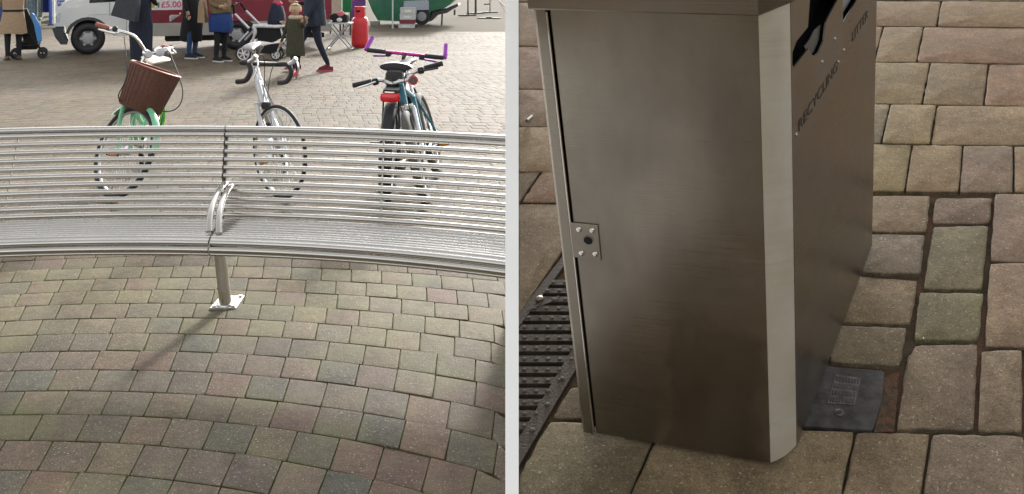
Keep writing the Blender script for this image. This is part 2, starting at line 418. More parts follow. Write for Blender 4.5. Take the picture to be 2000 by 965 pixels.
# ------------------------------------------------------------------ the sloping pavement and the added white wall beside it
def rz(X, Y, d=0): return EYE.z + (-(1.75 + d) - UP.x * X - UP.y * Y) / UP.z
b = MB(); pl = [(.0135, .62), (7, -1.6), (7, 4.82), (.0135, 4.82)]
b.loft([[V((x, y, -.012)) for x, y in pl], [V((x, y, max(rz(x, y, .013), -.011))) for x, y in pl]])
pave = struct(b.build('pavement', m_dirt)); 
WX = .01285; Yf = 1.9
b = MB()
prof = [(1.26, -.01), (1.26, .90), (1.93, 1.655), (4.82, 1.655), (4.82, -.01)]  # added wall; its end leans back to take more sky light
hw = lambda Y: 13.1 / FPX * min(Y, 1.9)             # the wall's end is splayed to a narrow nose
N7 = len(prof)
b.add([V((-hw(u), u, v)) for u, v in prof] + [V((hw(u), u, v)) for u, v in prof], [tuple(range(N7)), tuple(range(N7, 2 * N7))[::-1]] + [(i, (i + 1) % N7, N7 + (i + 1) % N7, N7 + i) for i in range(N7)])
o = b.build('added_white_wall', m_white, ang=20); tag(o, 'added narrow white dividing wall filling the gap between the benches and the steel bin', 'wall')

BUFF, GREY, PINK = (.265, .188, .115), (.20, .165, .115), (.285, .185, .118)
RP = []
def rq(pts, c=BUFF): RP.append((pts, c))
# regular courses, right of the bin
rq([(1640, -52), (1775, -51), (1768, 1), (1630, 1)], GREY); rq([(1775, -51), (1900, -50), (1895, 2), (1768, 1)], GREY); rq([(1900, -50), (2060, -49), (2055, 2), (1895, 2)], GREY)
rq([(1690, 2), (1838.5, 2), (1830, 52), (1680, 51)], PINK); rq([(1838.5, 2), (2060, 2), (2055, 54), (1830, 52)], PINK)
rq([(1640, 51), (1725.6, 52), (1707, 121), (1620, 120)]); rq([(1725.6, 52), (1804, 52.5), (1790, 122), (1707, 121)], (.29, .205, .13)); rq([(1804, 52.5), (2045, 54), (2035, 125), (1790, 122)], PINK)
rq([(1695, 121), (1817, 122), (1801, 204), (1678, 202)]); rq([(1817, 122), (1931, 124), (1921.5, 206), (1801, 204)], (.25, .182, .118)); rq([(1931, 124), (2050, 125), (2045, 208), (1921.5, 206)], PINK)
rq([(1660, 202), (1739, 203), (1721, 281), (1640, 280)], GREY); rq([(1739, 203), (1830, 204.5), (1817, 283), (1721, 281)]); rq([(1830, 204.5), (2060, 208), (2055, 285), (1817, 283)])
rq([(1685, 280), (1781.5, 282), (1767, 375), (1672, 374)], (.27, .2, .115)); rq([(1781.5, 282), (1881, 284), (1873, 376), (1767, 375)]); rq([(1881, 284), (1979.5, 285), (1980, 376), (1873, 376)], (.245, .18, .13)); rq([(1979.5, 285), (2080, 286), (2084, 377), (1980, 376)])
# the cut pieces
rq([(1690, 382), (1818, 382), (1811, 456), (1690, 454)], (.24, .175, .12))
rq([(1680, 456), (1808, 458), (1800, 537), (1676, 533)], (.215, .18, .13))
rq([(1826, 386), (1939, 386), (1935, 437), (1819, 437)], (.22, .165, .118))
rq([(1822, 441), (1933, 440), (1919, 566), (1801, 565)], (.212, .172, .113))
rq([(1942, 377), (2090, 378), (2092, 514), (1932, 511)], (.26, .195, .14))
rq([(1932, 512), (2092, 515), (2094, 680), (1922, 678)], (.28, .19, .135))
rq([(1795, 569), (1923, 571), (1912, 667), (1783, 664)], (.205, .172, .113))
rq([(1660, 537), (1794, 546), (1780, 635), (1634, 629)], (.245, .19, .13))
rq([(1632, 634), (1773, 639), (1761, 716), (1618, 709)], (.22, .18, .125))
rq([(1787, 672), (1911, 670), (1905, 840), (1749, 838), (1768, 706)], (.235, .175, .125))
rq([(1915, 684), (1998, 681), (1999, 846), (1908, 845)], (.25, .19, .13)); rq([(2005, 682), (2100, 682), (2106, 846), (2007, 846)])
# bottom course
rq([(1074, 822), (1290, 832), (1214, 1004), (1012, 1004), (1012, 928)], (.2, .165, .12)); rq([(1290, 832), (1671, 842), (1637, 1004), (1214, 1004)], (.24, .185, .125))
rq([(1671, 843), (1818, 845), (1796, 1004), (1637, 1004)], (.235, .17, .125)); rq([(1818, 846), (2003, 850), (2007, 1004), (1796, 1004)], (.235, .175, .13)); rq([(2003, 850), (2110, 852), (2116, 1004), (2007, 1004)])
rq([(1113, 755), (1200, 752), (1200, 820), (1076, 817)], GREY)
# beside the bin, left
for (ya, yb) in ((-50, 4), (4, 90), (90, 174), (174, 247), (247, 337)): rq([(1012, ya), (1150, ya + 2), (1150, yb + 2), (1012, yb)], jit((.24, .17, .12), .1))
rq([(1012, 337), (1059, 331), (1016, 394), (1012, 393)], (.22, .16, .12)); rq([(1061, 331), (1150, 339), (1150, 399), (1017, 395)], (.24, .17, .12))
rq([(1012, 396), (1150, 400), (1150, 418), (1012, 617)], (.235, .175, .13))
for pts, c in RP:
    poly = [ramp(*p) for p in pts]
    if poly[0].cross(poly[1]).dot(UP) < 0: pass
    vs_, fs = paver_geom(poly, 9, .0022, .0032, UP, .04, .0019, random.gauss(0, .0008))
    tinted('paver', vs_, fs, jit((c[0] * .79, c[1] * .755, c[2] * .69), .04), m_pavr, pave)
# the same blocks go on down the slope towards the viewer
fv, ff, ft = [], [], []
for j in range(7):
    y0 = 1006 + j * 150; y1 = y0 + 148; x = 1012 + random.uniform(0, 90)
    p0 = ramp(1500, y0).y - .0
    X = .02
    Ya = 1.965 - j * .165
    while X < 1.6:
        wd = random.choice((.16, .2, .16, .24)); sh = -.3 * X * .0
        if Ya - .16 > .75: 
            q = [V((X, Ya, 0)), V((X + wd, Ya, 0)), V((X + wd, Ya - .16, 0)), V((X, Ya - .16, 0))]
            q = [V((p.x, p.y - .06 * p.x, rz(p.x, p.y - .06 * p.x))) for p in q]
            vs_, fs = paver_geom(q, 1, .005, 0, UP, .03, .004)
            o = len(fv); fv += vs_; ff += [tuple(i + o for i in f) for f in fs]; cc = jit((BUFF[0] * .8, BUFF[1] * .74, BUFF[2] * .66)); ft += [z for a_ in paver_geom.w for z in (*cc, a_)]
        X += wd
def inside(p, poly):
    c = False
    for i in range(len(poly)):
        a, e = poly[i], poly[i - 1]
        if (a.y > p.y) != (e.y > p.y) and p.x < (e.x - a.x) * (p.y - a.y) / (e.y - a.y) + a.x: c = not c
    return c
taken = [[ramp(*p) for p in pts] for pts, _ in RP] + [[ramp(*p) for p in q_] for q_ in (((1012, 610), (1166, 400), (1245, 520), (1012, 915)), ((1560, 712), (1760, 712), (1748, 842), (1545, 842)))]
for j in range(17):
    Ya = 4.80 - j * .168; X = .02 + random.uniform(0, .05)
    while X < 6.8:
        wd = random.choice((.16, .2, .16, .24))
        q = [V((X, Ya, 0)), V((X + wd, Ya, 0)), V((X + wd, Ya - .165, 0)), V((X, Ya - .165, 0))]
        smp = [V((X + wd * (.04 + .46 * a), Ya - .165 * (.04 + .46 * e), 0)) for a in range(3) for e in range(3)]
        if not any(inside(p, t) for p in smp for t in taken):
            q = [V((p.x, p.y, rz(p.x, p.y))) for p in q]
            vs_, fs = paver_geom(q, 1, .004, 0, UP, .03, .003)
            o = len(fv); fv += vs_; ff += [tuple(i + o for i in f) for f in fs]; cc = jit((BUFF[0] * .8, BUFF[1] * .74, BUFF[2] * .66)); ft += [z for a_ in paver_geom.w for z in (*cc, a_)]
        X += wd
o = tinted('outer_pavers', fv, ff, ft, m_pavr, pave); o['kind'] = 'stuff'

# ------------------------------------------------------------------ drain grate
m_iron = mat('cast_iron', (.05, .039, .029), .75, .15, .3, 40, .4)
gr = empty('drain_grate', ramp(1060, 700)); tag(gr, 'dark cast iron slotted drain grate set in the paving left of the bin', 'drain')
L1 = lambda y: 1011 + (622 - y) * .70
L2 = lambda y: 1011 + (912 - y) * .59
def flat(mb, pts, th=.02, lift=0.):
    P = [ramp(*p) + UP * lift for p in pts]
    mb.loft([[p - UP * th for p in P], P]); return mb
b = MB(); flat(b, [(1012, 640), (1012, 612), (1093, 508), (1150, 425), (1166, 425), (1108, 510)]); b.build('side_rail', m_iron, gr, 20)
b = MB(); flat(b, [(1012, 912), (1230, 541), (1202, 541), (1012, 858)]); b.build('side_rail', m_iron, gr, 20)
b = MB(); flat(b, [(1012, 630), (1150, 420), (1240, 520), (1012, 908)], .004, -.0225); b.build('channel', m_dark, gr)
ys = [542, 559, 575, 592.5, 611, 629, 648, 669, 689.5, 711, 731.5, 752.5, 774, 796, 818.5, 842]
for i in range(len(ys) - 1):
    ya = ys[i] + (ys[i + 1] - ys[i]) * .22; yb = ys[i] + (ys[i + 1] - ys[i]) * .82
    xl = [max(L1(y) + 16, 1012) for y in (ya, yb)]; xr = [max(L2(y) - 20, 1016) for y in (ya, yb)]
    b = MB(); flat(b, [(xl[0], ya), (xr[0], ya), (xr[1], yb), (xl[1], yb)], .018, -.0006); bo = b.build('bar', m_iron, gr, 20)
    ym = (ya + yb) / 2; xx = max(L1(ym) + 14, 1018) + 6; 
    while xx < L2(ym) - 18:
        c = ramp(xx, ym); MB().tube([c - UP * .002, c + UP * .0006, c + UP * .0012], [.0058, .0055, .0035], 8).build('stud', m_iron, bo); xx += 23
for yy in (560, 600, 640, 690, 740, 790, 840):
    c = ramp(max(L2(yy) - 14, 1017), yy); bb = MB().tube([c - UP * .002, c + UP * .0012, c + UP * .0022], [.0068, .0065, .004], 10); bb.build('stud', m_iron, gr)
c = ramp(1054, 584); MB().tube([c, c + UP * .004, c + UP * .006], [.011, .010, .006], 14).build('bolt', mat('worn_bolt', (.2, .17, .14), .45, .8), gr)
flat(MB(), [(1030, 600), (1092, 577), (1092, 584), (1030, 607)], .012, .0006).build('locking_bar', m_iron, gr, 20)

# cover plate beside the bin
m_plate = mat('worn_lead_plate', (.052, .047, .044), .7, .2, .6, 26, .25)
m_worn = mat('worn_bare_plate', (.10, .09, .088), .6, .4, .5, 60, .25)
c0 = ramp(1650, 780); cp = empty('cover_plate', c0); tag(cp, 'small worn grey metal cover plate with raised lettering at the foot of the bin', 'cover plate')
P = [ramp(x, y) for x, y in ((1592, 714), (1722, 725), (1727, 730), (1722, 784), (1706, 836), (1701, 841), (1560, 832))]
b = MB(); b.loft([[p - UP * .012 for p in P], [p + UP * .0005 for p in P], [p.lerp(c0, .02) + UP * .002 for p in P]]); b.build('plate', m_plate, cp, 25)
pn = MB(); flat(pn, [(1633, 733), (1682, 741), (1669, 793), (1616, 790)], .003, .0032); pan = pn.build('lettered_panel', m_worn, cp, 25)
for i in range(4):
    t = .14 + i * .24; a = V((1633, 733)).lerp(V((1616, 790)), t); e = V((1682, 741)).lerp(V((1669, 793)), t); lb = MB(); u = .06
    while u < .9:
        w_ = random.uniform(.05, .09); p, q = a.lerp(e, u), a.lerp(e, u + w_)
        flat(lb, [(p.x, p.y - 4), (q.x, q.y - 4), (q.x - 1.5, q.y + 4), (p.x - 1.5, p.y + 4)], .002, .0044); u += w_ + random.uniform(.03, .06)
    lb.build('lettering', m_plate, pan, 25)
c = ramp(1639, 808); MB().tube([c, c + UP * .004, c + UP * .0045], [.0105, .0105, .009], 16).build('bolt', m_worn, cp)
c = ramp(1639, 808) + UP * .0052; MB().box(c, (.011, .006, .004), UP.to_track_quat('Z', 'Y').to_matrix() @ Mx.Rotation(.6, 3, 'Z')).build('bolt_slot', m_plate, cp)
P = [ramp(x, y) for x, y in ((1727, 731), (1757, 722), (1747, 838), (1706, 840), (1722, 785))]
b = MB(); b.loft([[p - UP * .02 for p in P], [p - UP * .006 for p in P]]); 
o = b.build('loose_soil', soil('red_soil', (.13, .06, .035), (.10, .075, .05), (.06, .045, .03), 30, 60), pave, 20); o['kind'] = 'stuff'
# cigarette end
c = ramp(1034, 233) + UP * .0045; e = ramp(1041, 227) + UP * .0045
d = (e - c).normalized(); bt_ = empty('cigarette_end', c); tag(bt_, 'white cigarette end lying on the paving left of the bin', 'cigarette')
MB().tube([c - d * .014, c - d * .013, c + d * .018], [.003, .004, .004], 10).build('paper', m_white, bt_)
MB().tube([c - d * .021, c - d * .0141], [.003, .004], 10).build('burnt_tip', m_black, bt_)

# ------------------------------------------------------------------ the steel bin
HB = 1.738                                         # body hangs 12 mm above the slope
BL, C1, C2, C3 = [ramp(x, y, HB) for x, y in ((1137, 841), (1505, 905), (1557, 868), (1703, 480))]
da, dc, ds = (C1 - BL).normalized(), (C2 - C1).normalized(), (C3 - C2).normalized()
BK = BL + (C3 - C2) + dc * .0 + ds * .05           # rear left corner
C4 = C3 + (-da) * .06 + ds * .05
nd = da.cross(UP); nd = nd if nd.y < 0 else -nd     # door outward normal
ns = ds.cross(UP); ns = ns if ns.x > 0 else -ns     # side outward normal
nc = dc.cross(UP); nc = nc if nc.y < 0 else -nc
H = 1.022
bn = empty('litter_bin', ramp(1400, 800)); tag(bn, 'tall brushed stainless steel litter bin lettered RECYCLING, standing on the brown paving', 'litter bin')
def hit(x, y, p0, n):                              # photo pixel on a bin plane
    r = V(((x - 1000) / FPX, 1, -(y + 55) / FPX)); return EYE + r * ((p0 - EYE).dot(n) / r.dot(n))
m_door = m_bin.copy(); m_door.name = 'bin_door_steel'
_t = m_door.node_tree; _N = lambda t: _t.nodes.new('ShaderNode' + t); _L = _t.links.new
_P = _t.nodes['Principled BSDF']; _src = _P.inputs['Base Color'].links[0].from_socket; _rs = _P.inputs['Roughness'].links[0].from_socket
_g = _N('NewGeometry'); _sub = _N('VectorMath'); _sub.operation = 'SUBTRACT'; _L(_g.outputs['Position'], _sub.inputs[0]); _sub.inputs[1].default_value = BL
def _dot(v):
    d = _N('VectorMath'); d.operation = 'DOT_PRODUCT'; _L(_sub.outputs[0], d.inputs[0]); d.inputs[1].default_value = v; return d.outputs['Value']
def _nz(sc_, k, sv=(1, 1, 1)):
    mp_ = _N('Mapping'); mp_.inputs['Scale'].default_value = sv; _L(_g.outputs['Position'], mp_.inputs['Vector'])
    t = _N('TexNoise'); t.inputs['Scale'].default_value = sc_; t.inputs['Detail'].default_value = 5; _L(mp_.outputs[0], t.inputs['Vector'])
    m_ = _N('MapRange'); m_.inputs['To Min'].default_value = -k; m_.inputs['To Max'].default_value = k; _L(t.outputs['Fac'], m_.inputs['Value']); return m_.outputs[0]
def _op(o_, a, b_):
    q_ = _N('Math'); q_.operation = o_
    for i, z in enumerate((a, b_)):
        if isinstance(z, (int, float)): q_.inputs[i].default_value = z
        else: _L(z, q_.inputs[i])
    return q_.outputs[0]
def _ss(v, a, b_):
    q_ = _N('MapRange'); q_.interpolation_type = 'SMOOTHSTEP'; _L(v, q_.inputs['Value']); q_.inputs['From Min'].default_value = a; q_.inputs['From Max'].default_value = b_; return q_.outputs[0]
_u = _op('ADD', _op('ADD', _dot(da), _nz(14, .05)), _nz(5, .05)); _v = _op('ADD', _op('ADD', _dot(UP), _nz(9, .09)), _nz(40, .02))
_st = _op('MULTIPLY', _op('MULTIPLY', _ss(_u, .19, .212), _ss(_u, .41, .37)), _ss(_v, .37, .32))
_st2 = _op('MULTIPLY', _op('MULTIPLY', _ss(_u, .17, .20), _ss(_u, .25, .22)), _op('MULTIPLY', _ss(_v, .12, .18), _ss(_v, .36, .30)))   # dried pale edge
_mx = _N('MixRGB'); _mx.blend_type = 'MULTIPLY'; _L(_op('MULTIPLY', _st, .55), _mx.inputs['Fac']); _L(_src, _mx.inputs[1]); _mx.inputs[2].default_value = (.50, .48, .45, 1)
_hs = _N('HueSaturation'); _L(_mx.outputs[0], _hs.inputs['Color']); _L(_op('ADD', 1.0, _op('ADD', _nz(9, .34, (1, 1, .1)), _nz(60, .05, (1, 1, .2)))), _hs.inputs['Value']); _L(_hs.outputs[0], _P.inputs['Base Color'])  # upright value streaks painted in for soft reflections on the door
_L(_op('ADD', _rs, _op('MULTIPLY', _st, .05)), _P.inputs['Roughness'])
# short scuffs and fine scratches in the brushed face
_sc = _op('MULTIPLY', _ss(_nz(1.0, 1.0, (22, 22, 420)), .38, .46), _ss(_nz(4, 1.0), -.05, .25))
_sc2 = _op('MULTIPLY', _ss(_nz(1.0, 1.0, (90, 90, 5)), .42, .5), _ss(_nz(6, 1.0), .05, .3))
_m3 = _N('MixRGB'); _m3.blend_type = 'MULTIPLY'; _L(_op('MULTIPLY', _op('ADD', _sc, _sc2), .45), _m3.inputs['Fac']); _L(_hs.outputs[0], _m3.inputs[1]); _m3.inputs[2].default_value = (.35, .33, .3, 1); _L(_m3.outputs[0], _P.inputs['Base Color'])
# inner core keeps it closed and dark
ins = .012
core = [BL - nd * ins + da * ins, C1 - nd * ins - nc * .004, C2 - ns * ins - nc * .01, C4 - ns * ins, BK + da * ins]
b = MB(); b.loft([[p + UP * .006 for p in core], [p + UP * (H - .32) for p in core]]); b.build('liner', m_dark, bn)
# door panel: split at the seam
sm_t, sm_b = hit(1070, 0, BL, nd), hit(1161, 845, BL, nd)
u_seam = (sm_b - BL).dot(da); LW = (C1 - BL).length
def dpt(u, v, out=0.): return BL + da * u + UP * v + nd * out
b = MB(); e = .0025
b.loft([[dpt(u_seam + .004, 0, -.004), dpt(LW, 0, -.004), dpt(LW, H, -.004), dpt(u_seam + .004, H, -.004)], [dpt(u_seam + .004, 0, -e), dpt(LW, 0, -e * .4), dpt(LW, H, -e * .4), dpt(u_seam + .004, H, -e)], [dpt(u_seam + .004 + e, .001, 0), dpt(LW - .0008, .001, 0), dpt(LW - .0008, H, 0), dpt(u_seam + .004 + e, H, 0)]])
b.build('door_panel', m_door, bn, 25)
b = MB(); JW = u_seam - .003
b.loft([[dpt(-.0, 0, -.03), dpt(JW, 0, -.03), dpt(JW, H + .01, -.03), dpt(-.0, H + .01, -.03)], [dpt(0, 0, -.006), dpt(JW, 0, -.002), dpt(JW, H + .01, -.002), dpt(0, H + .01, -.006)], [dpt(.006, 0, 0), dpt(JW - .002, 0, .0), dpt(JW - .002, H + .01, 0), dpt(.006, H + .01, 0)]])
b.build('door_jamb', m_bin, bn, 20)
b = MB(); b.tube([dpt(u_seam - .0015, .004, .0), dpt(u_seam - .0015, H - .005, .0)], .0024, 8); b.build('seam_bead', m_chrome, bn)
b = MB(); b.bar(dpt(.002, -.002, -.006), dpt(u_seam - .004, -.002, -.006), .012, .003, UP); b.build('jamb_foot', m_bin, bn)
# bevelled corner
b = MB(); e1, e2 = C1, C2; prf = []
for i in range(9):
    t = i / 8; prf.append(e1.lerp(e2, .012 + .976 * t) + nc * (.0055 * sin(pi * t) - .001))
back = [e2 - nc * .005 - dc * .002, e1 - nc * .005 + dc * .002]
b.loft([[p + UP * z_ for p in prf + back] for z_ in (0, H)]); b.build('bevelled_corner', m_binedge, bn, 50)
# side panel with openings
SL = (C3 - C2).length
def s2(x, y): p = hit(x, y, C2, ns) - C2; return (p.dot(ds), p.dot(UP))
h1 = [s2(*p) for p in ((1578, 53), (1556, 80), (1547.6, 102.5), (1547.6, 126), (1550, 132.6), (1556, 125), (1579, 95), (1585, 106), (1591, 110), (1599, 102.5), (1609, 78.6), (1613, 44), (1617.5, 34), (1636, 0))]
h1 += [(h1[-1][0] + .012, H - .05), (h1[0][0] + .02, H - .03)]
h2 = [s2(1646.5, 0), s2(1646.5, 44.5), s2(1674, 0)]; h2 += [(h2[-1][0] + .02, H - .04), (h2[0][0] + .01, H - .04)]
def spt(u, v, out=0.): return C2 + ds * u + UP * v + ns * out
outer = [(.0008, 0), (SL, 0), (SL, H), (.0008, H)]
b = MB(); b.prism(outer, lambda u, v: spt(u, v), -ns * .003, holes=(h1, h2)); side = b.build('side_panel', m_bin, bn, 25)
b = MB(); b.prism([(u, v) for u, v in h2], lambda u, v: spt(u, v, -.012), -ns * .002); b.build('litter_flap', mat('flap_steel', (.42, .46, .5), .4, 1.), bn)  # bluish base paints the light this inner plate reflects
fl = [s2(*p) for p in ((1581, 92), (1585, 106), (1591, 110), (1599, 102.5), (1609, 78), (1612, 50), (1600, 60), (1590, 80))]
b = MB(); b.prism(fl, lambda u, v: spt(u, v, -.009), -ns * .002); b.build('inner_flap', mat('flap_dull', (.16, .16, .16), .5, .9), bn)
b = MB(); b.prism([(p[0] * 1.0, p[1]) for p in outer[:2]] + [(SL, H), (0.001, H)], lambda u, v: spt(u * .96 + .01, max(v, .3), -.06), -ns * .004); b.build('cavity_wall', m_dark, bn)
# engraved words
def words(txt, a, e, hgt, name):
    cu = bpy.data.curves.new(name, 'FONT'); cu.body = txt; cu.extrude = .0004; cu.size = 1
    o = bpy.data.objects.new(name, cu); col.objects.link(o)
    bpy.context.view_layer.update()
    me = bpy.data.meshes.new_from_object(o.evaluated_get(bpy.context.evaluated_depsgraph_get())); bpy.data.objects.remove(o)
    xs = [v.co.x for v in me.vertices]; yy = [v.co.y for v in me.vertices]
    kx = (e[0] - a[0]) / (max(xs) - min(xs)); ky = hgt / (max(yy) - min(yy))
    b = MB()
    for v in me.vertices: b.v.append(spt(a[0] + (v.co.x - min(xs)) * kx, a[1] + (e[1] - a[1]) * (v.co.x - min(xs)) / (max(xs) - min(xs)) + (v.co.y - min(yy)) * ky, .0007 + v.co.z * .5))
    b.f = [tuple(p.vertices) for p in me.polygons]; b.m = [0] * len(b.f)
    return b.build(name, mat('engraving', (.018, .016, .014), .5), side, fix=False)
ra, rb = s2(1560, 258), s2(1635, 137)
words('RECYCLING', ra, rb, .024, 'recycling_lettering')
la, lb_ = s2(1664, 82), s2(1695, 34)
words('LITTER', la, lb_, .024, 'litter_lettering')
for x, y in ((1556, 263), (1638, 121), (1648.5, 98), (1631, 76), (1606, 121)):
    u, v = s2(x, y); c = spt(u, v); MB().tube([c - ns * .001, c + ns * .0016, c + ns * .0024], [.0042, .004, .002], 10).build('rivet', m_chrome, side)
# rest of the casing and the lid
b = MB(); b.prism([(0, 0), (1, 0), (1, 1), (0, 1)], lambda u, v: BL - nd * .031 + (BK - BL + nd * .031) * u + UP * (v * H), da * .003); b.build('left_panel', m_bin, bn)
b = MB(); b.prism([(0, 0), (1, 0), (1, 1), (0, 1)], lambda u, v: BK.lerp(C4, u) + UP * (v * H), -ds * .003); b.build('rear_panel', m_bin, bn)
b = MB(); b.prism([(0, 0), (1, 0), (1, 1), (0, 1)], lambda u, v: C3.lerp(C4, u) + UP * (v * H), -ns * .003); b.build('rear_corner', m_bin, bn)
LD = [BL - da * .004 + nd * .006, C1 + nd * .007 + nc * .001 - dc * .0, C2 + nc * .004 + ns * .003, C3 + ns * .006, C4 + ds * .006, BK + ds * .008 - da * .004]
LC = sum(LD, V((0, 0, 0))) / 6
b = MB(); b.loft([[p + UP * (H + .001) for p in LD], [p + UP * (H + .004) + (p - LC).normalized() * .002 for p in LD], [p + UP * (H + .052) + (p - LC).normalized() * .002 for p in LD], [p.lerp(LC, .03) + UP * (H + .058) for p in LD], [p.lerp(LC, .5) + UP * (H + .085) for p in LD]]); b.build('lid', m_bin, bn, 20)
# lock plate
lp = [(hit(x, y, BL, nd) - BL) for x, y in ((1113, 433), (1170, 436), (1177, 507), (1122, 503))]; lp = [(p.dot(da), p.dot(UP)) for p in lp]
u0, u1, v1, v0 = lp[0][0], lp[1][0] - .002, lp[0][1], lp[3][1] + .003
b = MB(); b.loft([[dpt(u, v, .0003) for u, v in ((u0, v0), (u1, v0), (u1, v1), (u0, v1))], [dpt(u, v, .0028) for u, v in ((u0, v0), (u1, v0), (u1, v1), (u0, v1))], [dpt(u, v, .0035) for u, v in ((u0 + .001, v0 + .001), (u1 - .001, v0 + .001), (u1 - .001, v1 - .001), (u0 + .001, v1 - .001))]]); lk = b.build('lock_plate', m_bin, bn, 25)
for x, y in ((1132, 446), (1158, 448), (1137, 492), (1164, 494)):
    p = hit(x, y, BL, nd) + nd * .0034; MB().tube([p, p + nd * .002, p + nd * .0038, p + nd * .0044], [.0062, .006, .004, .002], 12).build('screw', m_chrome, lk)
p = hit(1150, 467, BL, nd) + nd * .0032; MB().tube([p, p + nd * .0016], .0112, 20).build('lock_ring', m_bin, lk); MB().tube([p + nd * .0012, p + nd * .0022], .0092, 18).build('keyhole', m_dark, lk)
for x, y, q in ((1223, 868, BL), (1480, 895, C1)):
    p = BL.lerp(C1, .25 if q is BL else .85) - nd * .03; MB().tube([p - UP * .012, p + UP * .01], .012, 12).build('foot', m_chrome, bn)

# ------------------------------------------------------------------ the curved bench
CB = V((-1.7, .2, 0))
bench = empty('curved_bench', gnd(441, 600)); tag(bench, 'long curved stainless steel tube bench in front of the parked bicycles', 'bench')
def xj(r): return -1.37 - .11 * (r - 4.28) / .62                 # where the two lengths meet
def arc(r, z, xa, xb, n):
    out = []
    for i in range(n + 1):
        x = xa + (xb - xa) * i / n; out.append(V((x, CB.y + sqrt(r * r - (x - CB.x) ** 2), z)))
    return out
profile = []
for y in (251.5, 262.5, 278.5, 295, 310.5, 326.5, 342.5, 358, 373.5, 389, 404, 418.5, 431):
    kk = min(((abs(-55 + FPX * (1.67 - (.44 + .42 * t)) / (4.86 + .22 * t) - y), t) for t in [i / 400 for i in range(-8, 420)]))[1]
    profile.append((4.86 + .22 * kk - .2, .44 + .42 * kk, .0132 if y > 265 else .0150))
for i in range(8): profile.append((4.585 - i * .0405, .449 - .005 * sin(pi * i / 7), .0165))
profile += [(4.262, .4445, .0155), (4.246, .4165, .0145), (4.252, .396, .008)]
for r, z, tr in profile:
    for xa, xb, n in ((-3.6, xj(r) - .004, 26), (xj(r) + .004, -.021, 24)):
        MB().tube(arc(r, z, xa, xb, n), tr, 10).build('tube', m_tube, bench)
def ppt(r, z, x): return V((x, CB.y + sqrt(r * r - (x - CB.x) ** 2), z))
# ribs that carry the tubes (flat dark strips just under them)
m_rib = mat('rib_steel', (.10, .095, .085), .45, .8)
pth = [(4.885, .85), (4.80, .69), (4.715, .53), (4.675, .44), (4.62, .428), (4.45, .424), (4.29, .421), (4.265, .395)]
for dx in (0,):
    pts = [ppt(r + .016, z - .012 if r < 4.66 else z, xj(r) + dx) for r, z in pth]
    b = MB(); b.tube(spline(pts, 4), .011, 8); b.build('rib', m_rib, bench)
for x0, sk in ((-2.46, -.10), (-.62, -.05)):
    pts = [ppt(r + .019, z - .016 if r < 4.66 else z, x0 + sk * (r - 4.28)) for r, z in pth]
    MB().tube(spline(pts, 4), .005, 6).build('tie_rod', m_tube, bench)
# arm rest: two bent flat bars
arm = [(447, 357, 4.97), (437, 361, 4.89), (427, 374, 4.79), (418, 392, 4.70), (412, 412, 4.62), (409, 434, 4.56), (408.5, 453, 4.52)]
for off in (0, 19):
    pts = spline([at(x + off * (1 - .35 * (6 - i) / 6), y + (3 if off else 0), Y) for i, (x, y, Y) in enumerate(arm)], 5)
    b = MB(); b.tube(pts, .0155, 12, flat=(1, .62)); b.build('arm_rest', m_tube, bench)
# legs
for i, (bx, by) in enumerate(((441, 598), (-420, 640))):
    base = gnd(bx, by); top = base + V((-.045, .0, .405))
    MB().tube([base + V((0, 0, .004)), top], .030, 20).build('leg', steel('leg_steel_%d' % i, (.55, .52, .47), .3, (40, 40, 3), .15), bench)
    q = [base + V((dx, dy, 0)) for dx, dy in ((-.066, -.055), (.064, -.048), (.057, .14), (-.066, .135))]
    b = MB(); b.loft([[p for p in q], [p + V((0, 0, .007)) for p in q], [p.lerp(base, .03) + V((0, 0, .009)) for p in q]])
    pl_ = b.build('base_plate', mat('galvanised', (.42, .42, .40), .55, .7, .2, 60), bench, 25)
    MB().tube([base + V((0, 0, .009)), base + V((0, 0, .016)), base + V((0, 0, .020))], [.046, .043, .032], 20).build('weld_collar', m_tube, pl_)
    for dx, dy in ((-.047, -.037), (.047, -.032), (.042, .115), (-.048, .115)):
        c = base + V((dx, dy, .009)); MB().tube([c, c + V((0, 0, .008))], .010, 6).build('nut', m_chrome, pl_)

# ------------------------------------------------------------------ bicycles
m_saddle = mat('black_saddle', (.014, .014, .016), .55, 0, .2)
m_spoke = mat('spoke_steel', (.6, .6, .6), .3, 1.)
m_alu = mat('silver_alloy', (.68, .69, .70), .3, .85)
WB, WR = 1.03, .335
HT, HBm = V((.79, 0, .84)), V((.845, 0, .69))       # head tube top and bottom
AX = (HT - HBm).normalized()
def steer_m(a): return Mx.Translation(HBm) @ Mx.Rotation(a, 4, AX) @ Mx.Translation(-HBm)
def wheel(root, x, tyre_r, rim_m, tyre_m, m=None, nm='wheel'):
    m = m or Mx(); c = V((x, 0, WR))
    ring = lambda r, n=36: [c + V((r * cos(2 * pi * i / n), 0, r * sin(2 * pi * i / n))) for i in range(n)]
    b = MB(); b.disc(c, (0, 1, 0), .02, .08, 12)
    for i in range(28):
        a = 2 * pi * i / 28; s = .03 if i % 2 else -.03; a2 = a + (.6 if i % 4 < 2 else -.6)
        b.tube([c + V((.018 * cos(a2), s, .018 * sin(a2))), c + V(((WR - .045) * cos(a), 0, (WR - .045) * sin(a)))], .0016, 4)
    wo_ = b.xf(m).build(nm, m_spoke, root, local=True)
    MB().tube(ring(WR - tyre_r), tyre_r, 10, True).xf(m).build('tyre', tyre_m, wo_, local=True)
    MB().tube(ring(WR - tyre_r * 1.9 - .006), .011, 8, True, flat=(1, .8)).xf(m).build('rim', rim_m, wo_, local=True)
